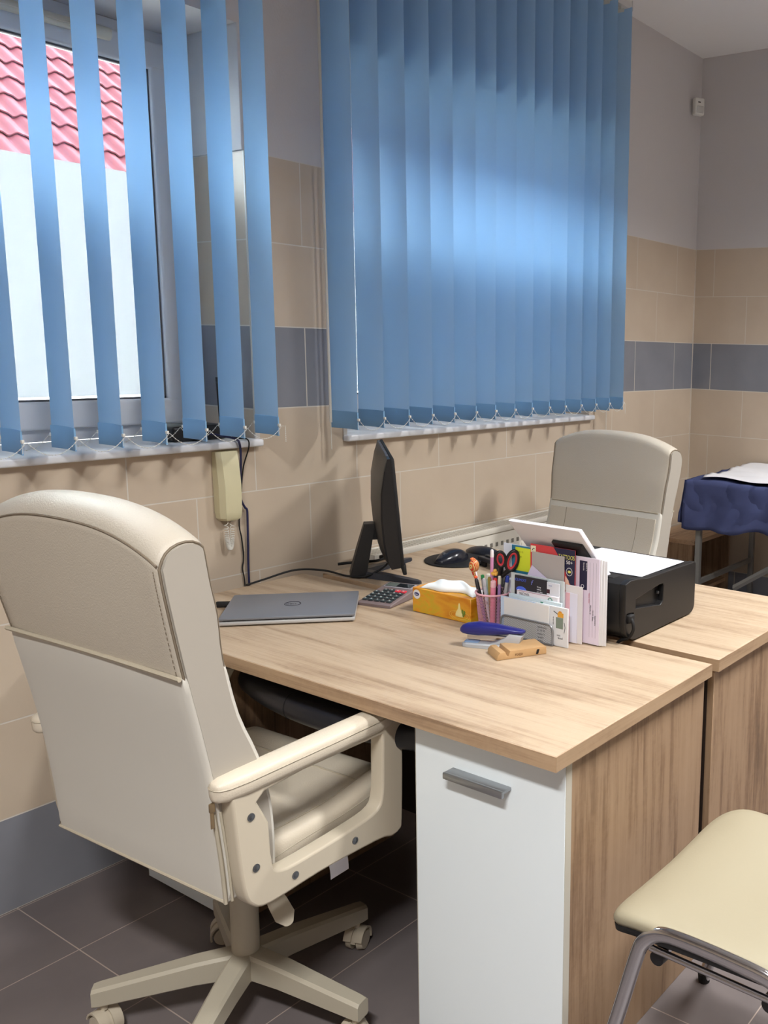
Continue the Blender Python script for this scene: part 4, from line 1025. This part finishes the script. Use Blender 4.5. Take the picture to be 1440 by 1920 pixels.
def card(name, label, cat, x, y0, y1, z0, z1, th, c, rough=.6, rot=0, group='papers in the letter rack'):
    cy_, cz_ = (y0+y1)/2, z0
    t = thing(name, label, cat, (x, cy_, cz_), world=True, group=group)
    b = MB(); b.box(x-th/2, x+th/2, y0, y1, z0, z1, min(.0006, th*.3), 1); o = b.build('sheet' if th < .0025 else 'carton', mat(name+'_card', c, rough), t)
    return t, o
def T_(t, body, size, x, y, z, m, up=False, sq=1, nm='lettering', shear=0):      # text on the face looking at -x
    if up: return text(body, size, (x, y, z), (0, 0, -1), (0, -1, 0), m, t, nm, .0002, squash=sq)
    return text(body, size, (x, y, z), (0, -1, 0), (0, 0, 1), m, t, nm, .0002, squash=sq, shear=shear)
def B_(t, nm, x, y0, y1, z0, z1, m, th=.0003):
    b = MB(); b.box(x-th, x, min(y0, y1), max(y0, y1), z0, z1); return b.build(nm, m, t)
ZR = ZD+.0025
card('envelope', 'pale blue envelope edge at the front left of the letter rack', 'envelope', -2.8628, -1.130, -1.0215, ZR, .8485, .0010, (196, 214, 238))
card('envelope', 'plain white envelope at the front of the letter rack', 'envelope', -2.8648, -1.173, -1.0335, ZR, .847, .0012, (226, 226, 226))
t, o = card('greeting_card', 'white card with a small orange and green jar picture', 'card', -2.858, -1.2245, -1.075, ZD, .8475, .0045, (224, 226, 230))
x = -2.8605
B_(o, 'jar_print', x, -1.190, -1.211, .795, .822, mat('print_sage', (128, 142, 130), .6)); B_(o, 'jar_lid_print', x-.0002, -1.195, -1.212, .823, .834, M_org)
b = MB(); b.tube([(x-.0003, -1.183, .836), (x-.0003, -1.195, .830)], .0009, 5); b.build('spoon_print', M_ink, o); b = MB(); b.ball((x, -1.202, .834), .0055, (.08, 1, .8)); b.build('fruit_print', mat('print_orange2', (222, 150, 50), .6), o)
b = MB(); b.tube([(x-.0003, -1.2145, .812), (x-.0003, -1.217, .800), (x-.0003, -1.2145, .786)], .0006, 5); b.build('line_print', M_ink, o)
T_(o, 'food', .0075, x, -1.196, .769, M_ink); T_(o, 'DICE', .0045, x, -1.193, .7762, M_ink, nm='lettering')
T_(o, 'vse za vase', .0045, x, -1.181, .8225, M_ink, up=True)
for k, w in enumerate((.020, .016, .018, .012)):
    T_(o, ('do kuchyne', 'a domova', 'kvalitne', 'eshop')[k], .0050, x-.0096, -1.146, .797-k*.009, M_ink) if 0 else None
t2, o2 = card('paper_note', 'printed white slip showing through the mesh front of the letter rack', 'note', -2.8665, -1.180, -1.135, ZR, .798, .0006, (222, 224, 228))
for k in range(5): T_(o2, ('objednavka', '21 15 20', 'mesto 11', 'kontakt', 'telefon')[k], .0062, -2.8670, -1.139, .789-k*.0085, M_ink)
t, o = card('medicine_box', 'white blue topped medicine box with a green square behind the envelopes', 'box', -2.852, -1.201, -1.040, ZR, .8555, .006, (206, 222, 230))
B_(o, 'green_square', -2.8552, -1.139, -1.147, .8415, .8505, M_grn)
t, o = card('medicine_box', 'white medicine box printed TRICOVEL in dark capitals', 'box', -2.8445, -1.186, -1.060, ZR, .8660, .0075, (232, 228, 234))
T_(o, 'TRICOVEL', .0088, -2.8485, -1.067, .8557, M_ink, sq=.82); B_(o, 'pink_top_print', -2.8484, -1.060, -1.160, .8645, .8658, mat('print_rose', (190, 140, 156), .6))
b = MB(); b.tube([(-2.8487, -1.163+.006*math.cos(2*PI*k/20), .8555+.006*math.sin(2*PI*k/20)) for k in range(20)], .0011, 5, closed=True); b.build('round_print', M_grn, o)
t, o = card('medicine_box', 'white medicine box with a dark corner print right of the black box', 'box', -2.8385, -1.1835, -1.1465, ZR, .8975, .004, (222, 224, 232))
T_(o, 'lexit', .0060, -2.8408, -1.152, .888, mat('print_pale', (150, 160, 196), .6)); B_(o, 'corner_print', -2.8407, -1.1467, -1.156, .870, .880, mat('print_maroon', (70, 30, 44), .6))
t, o = card('medicine_box', 'black medicine box with blue lettering in the middle of the letter rack', 'box', -2.8388, -1.1460, -1.0470, ZR, .9005, .004, (40, 38, 46))
T_(o, 'CLIMEXT', .0092, -2.8411, -1.049, .8870, M_blu, sq=.95); T_(o, 'f', .017, -2.8411, -1.098, .8830, mat('print_lilac', (130, 140, 230), .6), shear=.25)
for k in range(3): T_(o, ('45 mg', 'tablety', 'pro zeny')[k], .0048, -2.8411, -1.117, .8790-k*.006, M_wh)
b = MB(); b.ball((-2.8409, -1.068, .866), .013, (.04, 1.2, .62)); b.build('blue_print', M_blu, o)
t, o = card('folder', 'translucent white folder standing behind the medicine boxes', 'folder', -2.8300, -1.192, -1.028, ZR, .9025, .003, (206, 214, 216))
t, o = card('envelope', 'lilac paper with a pointed corner in front of the grey envelope', 'paper', -2.8270, -1.135, -1.076, ZR, .9025, .0006, (206, 198, 224))
b = MB(); b.prism([(-1.077, .9025), (-1.135, .9025), (-1.090, .929)], -2.8273, -2.8267, 'x'); b.build('pointed_corner', mat('lilac_paper', (206, 198, 224), .6), t)
t, o = card('envelope', 'grey cardboard sheet standing before the tattoo packet', 'cardboard', -2.8235, -1.186, -1.0875, ZR, .9625, .0016, (172, 166, 164))
t, o = card('tattoo_packet', 'red and navy tattoo packet with yellow TATTOOS lettering', 'packet', -2.8185, -1.2145, -1.0790, ZR, .9805, .0024, (206, 66, 70))
x = -2.8198
b = MB(); b.prism([(-1.150, .9805), (-1.2145, .9805), (-1.2145, .885), (-1.196, .900), (-1.184, .930), (-1.170, .955)], x-.0003, x, 'x'); b.build('navy_print', M_nav, o)
T_(o, 'TATTOOS', .0150, x-.0004, -1.1655, .9560, M_yel, sq=.70); T_(o, '50+', .0125, x-.0004, -1.188, .9445, M_wh)
b = MB(); b.tube([(x-.0004, -1.198+.0085*math.cos(2*PI*k/24), .926+.0095*math.sin(2*PI*k/24)) for k in range(24)], .0006, 5, closed=True); b.build('ring_print', M_wh, o)
b = MB(); b.ball((x-.0002, -1.198, .926), .0050, (.1, 1, .7)); b.build('lips_print', M_yel, o)
B_(o, 'maker_badge', x-.0002, -1.0815, -1.0965, .960, .976, mat('print_ivory', (232, 228, 196), .6))
b = MB(); b.tube([(x-.0006, -1.085, .964), (x-.0006, -1.089, .970), (x-.0006, -1.093, .969)], .0009, 5); b.build('badge_mark', M_ink, o)
b = MB(); b.prism([(-1.098, .963), (-1.15, .957), (-1.16, .950), (-1.10, .952)], x-.0005, x-.0002, 'x'); b.build('pale_print', mat('print_peach', (238, 190, 150), .6), o)
b = MB(); b.prism([(-1.186, .915), (-1.196, .905), (-1.200, .890), (-1.2145, .886), (-1.2145, .880), (-1.186, .880)], x-.0005, x-.0002, 'x'); b.build('peach_print', mat('print_peach2', (232, 190, 170), .6), o)
t, o = card('teal_card', 'teal card with white edge behind the yellow note', 'card', -2.8142, -1.080, -1.0165, ZR, .9685, .0010, (40, 116, 150))
t2, o = card('sticky_note', 'lime yellow sticky note on the teal card', 'note', -2.8150, -1.0765, -1.0285, .905, .9645, .0005, (212, 224, 50))
for k in range(4): T_(o, ('7:30 15', '12 20', 'u 3 .', '. . .')[k], .0065, -2.8154, -1.034, .951-k*.012, mat('note_ink', (150, 160, 40), .7))
card('envelope', 'white envelope tallest at the rear left of the letter rack', 'envelope', -2.8118, -1.082, -.9885, ZR, .9695, .0014, (222, 228, 240))
t, o = card('leaflet', 'white leaflet with a pink stripe right of the letter rack', 'leaflet', -2.8228, -1.2250, -1.188, ZR, .8760, .0014, (226, 224, 238))
B_(o, 'pink_stripe', -2.8236, -1.1905, -1.2035, ZR, .8757, mat('print_pink', (230, 182, 190), .6))
t, o = card('envelope', 'off white envelope between the pink striped leaflet and the bank letters', 'envelope', -2.8208, -1.2390, -1.188, ZR, .8945, .0012, (224, 220, 222))
t, o = card('bank_letter', 'lilac white letter with a navy printed strip, right of the letter rack', 'letter', -2.8062, -1.277, -1.185, ZR, .9655, .0016, (226, 216, 234))
x = -2.8071
B_(o, 'navy_strip', x, -1.2195, -1.2415, .885, .956, M_nav)
T_(o, 'O', .013, x-.0004, -1.224, .8985, M_wh, up=True); T_(o, 'Raiffeisen', .0058, x-.0004, -1.2375, .948, M_wh, up=True) if 0 else None
T_(o, 'Slovenska', .0050, x-.0004, -1.2300, .952, M_wh, up=True); T_(o, 'banka a. s.', .0050, x-.0004, -1.2385, .952, M_wh, up=True)
for k in range(3):
    b = MB(); b.tube([(x-.0002, -1.250-k*.009, .955), (x-.0002, -1.250-k*.009, .770)], .0003, 4); b.build('fold_line', mat('print_grey', (150, 140, 160), .7), o)
T_(o, 'Vazeny klient', .0048, x-.0002, -1.247, .880, mat('print_red', (200, 110, 130), .6), up=True)
for k in range(3): T_(o, ('Mlynska 12', '010 01 Zilina', 'doporucene')[k], .0050, x-.0002, -1.2510-k*.007, .850-k*.012, M_ink, up=True)
for k in range(3):
    card('bank_letter', ('white letter directly behind the navy striped letter', 'white letter second behind the navy striped letter', 'white letter last of the stack beside the printer')[k], 'letter', -2.8040+k*.0028, -1.282-k*.006, -1.185, ZR, .9645-k*.0012, .0018, (228, 228, 232))

# printer
pt = thing('printer', 'black inkjet printer with paper in its rear tray on the far desk', 'printer', (-2.58, -1.12, ZD), world=True)
px0, px1, py0, py1 = -2.762, -2.408, -1.320, -.90
M_pb = mat('printer_black', (15, 15, 17), .45, bump=.03, bscale=600)
b = MB(); rg = []
def rr(x0, x1, z0, z1a, z1b, r0, r1):      # side profile: bottom rounded, top sloping from z1a (rear) to z1b (front)
    P = []
    for k in range(7): a = PI+PI/2*k/6; P.append((x0+r0+r0*math.cos(a), z0+r0+r0*math.sin(a)))
    for k in range(7): a = -PI/2+PI/2*k/6; P.append((x1-r1+r1*math.cos(a), z0+r1+r1*math.sin(a)))
    P += [(x1, z1b-.004), (x1-.004, z1b), (x0+.10, z1b+.004), (x0+.055, z1a-.002), (x0+.02, z1a), (x0, z1a-.006)]
    return P
prof = rr(px0, px1, ZD+.006, .906, .893, .048, .022)
# body with a hand recess cut through the near cheek
b.prism(prof, py0+.012, py1, 'y', .003)
body = b.build('body', M_pb, pt, 35)
def cheek(y0, y1):
    cu = bpy.data.curves.new('c', 'CURVE'); cu.dimensions = '2D'; cu.fill_mode = 'BOTH'; cu.extrude = (y1-y0)/2-.002; cu.bevel_depth = .002; cu.bevel_resolution = 2
    hole = [(-2.716, .831), (-2.62, .818), (-2.592, .813), (-2.580, .822), (-2.577, .864), (-2.582, .871), (-2.60, .872), (-2.716, .858)]
    hole2 = [(-2.757, .802), (-2.722, .799), (-2.722, .826), (-2.757, .830)]
    for P in (prof, hole, hole2):
        sl_ = cu.splines.new('POLY'); sl_.points.add(len(P)-1); sl_.use_cyclic_u = True
        for q, (x, z) in zip(sl_.points, P): q.co = (x, z, 0, 1)
    to = bpy.data.objects.new('t', cu); COL.objects.link(to); dg = bpy.context.evaluated_depsgraph_get(); dg.update()
    me = bpy.data.meshes.new_from_object(to.evaluated_get(dg)); bpy.data.objects.remove(to)
    w = pt.location; me.transform(Matrix(((1, 0, 0, -w.x), (0, 0, 1, (y0+y1)/2-w.y), (0, 1, 0, -w.z), (0, 0, 0, 1))))
    bm = bmesh.new(); bm.from_mesh(me); bmesh.ops.recalc_face_normals(bm, faces=bm.faces); bm.to_mesh(me); bm.free()
    me.materials.clear(); me.materials.append(M_pb); me.shade_smooth(); me.set_sharp_from_angle(angle=.6)
    o = bpy.data.objects.new('side_cheek', me); COL.objects.link(o); o.parent = pt
cheek(py0-.004, py0+.0145)
b = MB(); b.cyl((-2.592, py0+.010, .846), (-2.592, py0+.004, .846), .004, seg=12); b.build('port', M_scr, pt)
b = MB(); b.box(px0+.02, px0+.055, py0+.045, py1-.05, .9005, .9085, .003); b.build('rear_slot', M_blkm, pt)
b = MB(); b.box(px0+.075, px1-.02, py0+.03, py1-.03, .894, .8985, .002); b.build('scanner_lid', M_blk, pt)
for (x, y) in ((px0+.06, py0+.04), (px1-.04, py0+.04), (px0+.06, py1-.04), (px1-.04, py1-.04)): b = MB(); b.cyl((x, y, ZD), (x, y, ZD+.010), .009, seg=14); b.build('rubber_foot', M_blkm, pt)
# paper support and sheets leaning back over the near desk
lean = Vector((-.695, 0, .72)).normalized()
def leaf(x0, z0, ya, yb, ln, th):
    n = Vector((-lean.z, 0, lean.x)); B0 = Vector((x0, 0, z0)); P = []
    for t, s in ((0, 0), (ln, 0), (ln, th), (0, th)):
        q = B0+lean*t-n*s; P.append((q.x, q.z))
    m = MB(); m.prism(P, ya, yb, 'y'); return m
sup = leaf(-2.728, .890, -1.238, -1.150, .145, .008)
sup.build('paper_support', M_blk, pt)
pst = thing('paper_stack', 'thick stack of white paper leaning in the rear tray of the printer', 'paper', (-2.70, -1.145, .887), world=True)
for k in range(5):
    q = leaf(-2.7125+k*.0028, .8865+k*.0028*0, -1.2515+random.uniform(0, .002), -1.0415-random.uniform(0, .002), .212-random.uniform(0, .002), .0034)
    q.build('paper_ream', M_paper, pst)
b = MB(); b.prism([(-2.662, -1.306), (-2.447, -1.309), (-2.442, -1.040), (-2.545, -1.030), (-2.668, -1.10), (-2.664, -1.247)], .8992, .9002, 'z')
o = b.build('printed_sheet', M_paper, None); tag(o, 'single white sheet lying flat on top of the black printer', 'paper')
b = MB(); b.tube(catmull([(-2.740, -1.316, .815), (-2.745, -1.332, .812), (-2.746, -1.338, .790), (-2.742, -1.322, .765), (-2.738, -1.300, ZD+.004), (-2.735, -1.285, ZD-.01), (-2.735, -1.28, ZD-.04)], 6), .0042, 8); b.box(-2.752, -2.728, -1.332, -1.3145, .803, .824, .004)
o = b.build('power_lead', M_blkm, None, 80); tag(o, 'black power lead plugged into the side of the printer', 'cable')

# ---------------------------------------------------------------- camera, lamps, sky
cam = bpy.data.cameras.new('camera'); co = bpy.data.objects.new('camera', cam); COL.objects.link(co)
yaw, pitch, roll = 1.01500276, .166153673, .0254870469
fw = Vector((math.sin(yaw)*math.cos(pitch), math.cos(yaw)*math.cos(pitch), -math.sin(pitch)))
r0 = Vector((math.cos(yaw), -math.sin(yaw), 0)); u0 = r0.cross(fw)
rv = r0*math.cos(roll)+u0*math.sin(roll); uv = -r0*math.sin(roll)+u0*math.cos(roll)
Mx = Matrix((rv, uv, -fw)).transposed().to_4x4(); Mx.translation = Vector((-4.58721476, -2.45851648, 1.45755952))
co.matrix_world = Mx
cam.sensor_fit = 'VERTICAL'; cam.sensor_height = 36; cam.sensor_width = 27; cam.lens = 36*1734.61961/1920
cam.shift_x = (720-1178.56306)/1920; cam.shift_y = (945.870202-960)/1920; cam.clip_start = .05
C.camera = co
def lamp(x, y, sx, sy, w, label):
    f = thing('ceiling_light', label, 'ceiling light', (x, y, H))
    b = MB(); b.box(-sx/2-.02, sx/2+.02, -sy/2-.02, sy/2+.02, -.045, 0, .004); b.build('housing', M_rail, f)
    b = MB(); b.box(-sx/2, sx/2, -sy/2, sy/2, -.050, -.044); b.build('diffuser', emit_mat('lit_diffuser', (255, 250, 244), 3.0), f)
    l = bpy.data.lights.new('lamp', 'AREA'); l.shape = 'RECTANGLE'; l.size = sx; l.size_y = sy; l.energy = w; l.color = LAMP_C; l.spread = math.radians(142)
    o = bpy.data.objects.new('lamp', l); COL.objects.link(o); o.location = (x, y, H-.056)
    return f
LAMP_C = (1.0, .985, .965)
lamp(-5.10, -2.45, .20, .80, 92, 'flush ceiling light over the camera side of the room')
lamp(-2.65, -2.45, .20, .80, 48, 'added unseen ceiling light over the middle of the room')  # unseen lamp added to brighten the front of the far chair
lamp(-1.00, -2.45, .20, .80, 72, 'flush ceiling light over the right half of the room')
wd = bpy.data.worlds.new('sky'); C.world = wd; wd.use_nodes = True; N = wd.node_tree.nodes; L = wd.node_tree.links
bg = N['Background']; tc = N.new('ShaderNodeTexCoord'); nz = N.new('ShaderNodeTexNoise'); nz.inputs['Scale'].default_value = 1.5
L.new(tc.outputs['Generated'], nz.inputs['Vector'])
L.new(ramp(N, L, nz.outputs['Fac'], [(.3, (206, 222, 244)), (.7, (240, 245, 252))]), bg.inputs['Color']); bg.inputs['Strength'].default_value = 46
C.view_settings.view_transform = 'Standard'; C.view_settings.look = 'None'; C.view_settings.gamma = 1; C.view_settings.exposure = 0; C.view_settings.use_curve_mapping = False
C.cycles.max_bounces = 10; C.cycles.diffuse_bounces = 6; C.cycles.transparent_max_bounces = 16
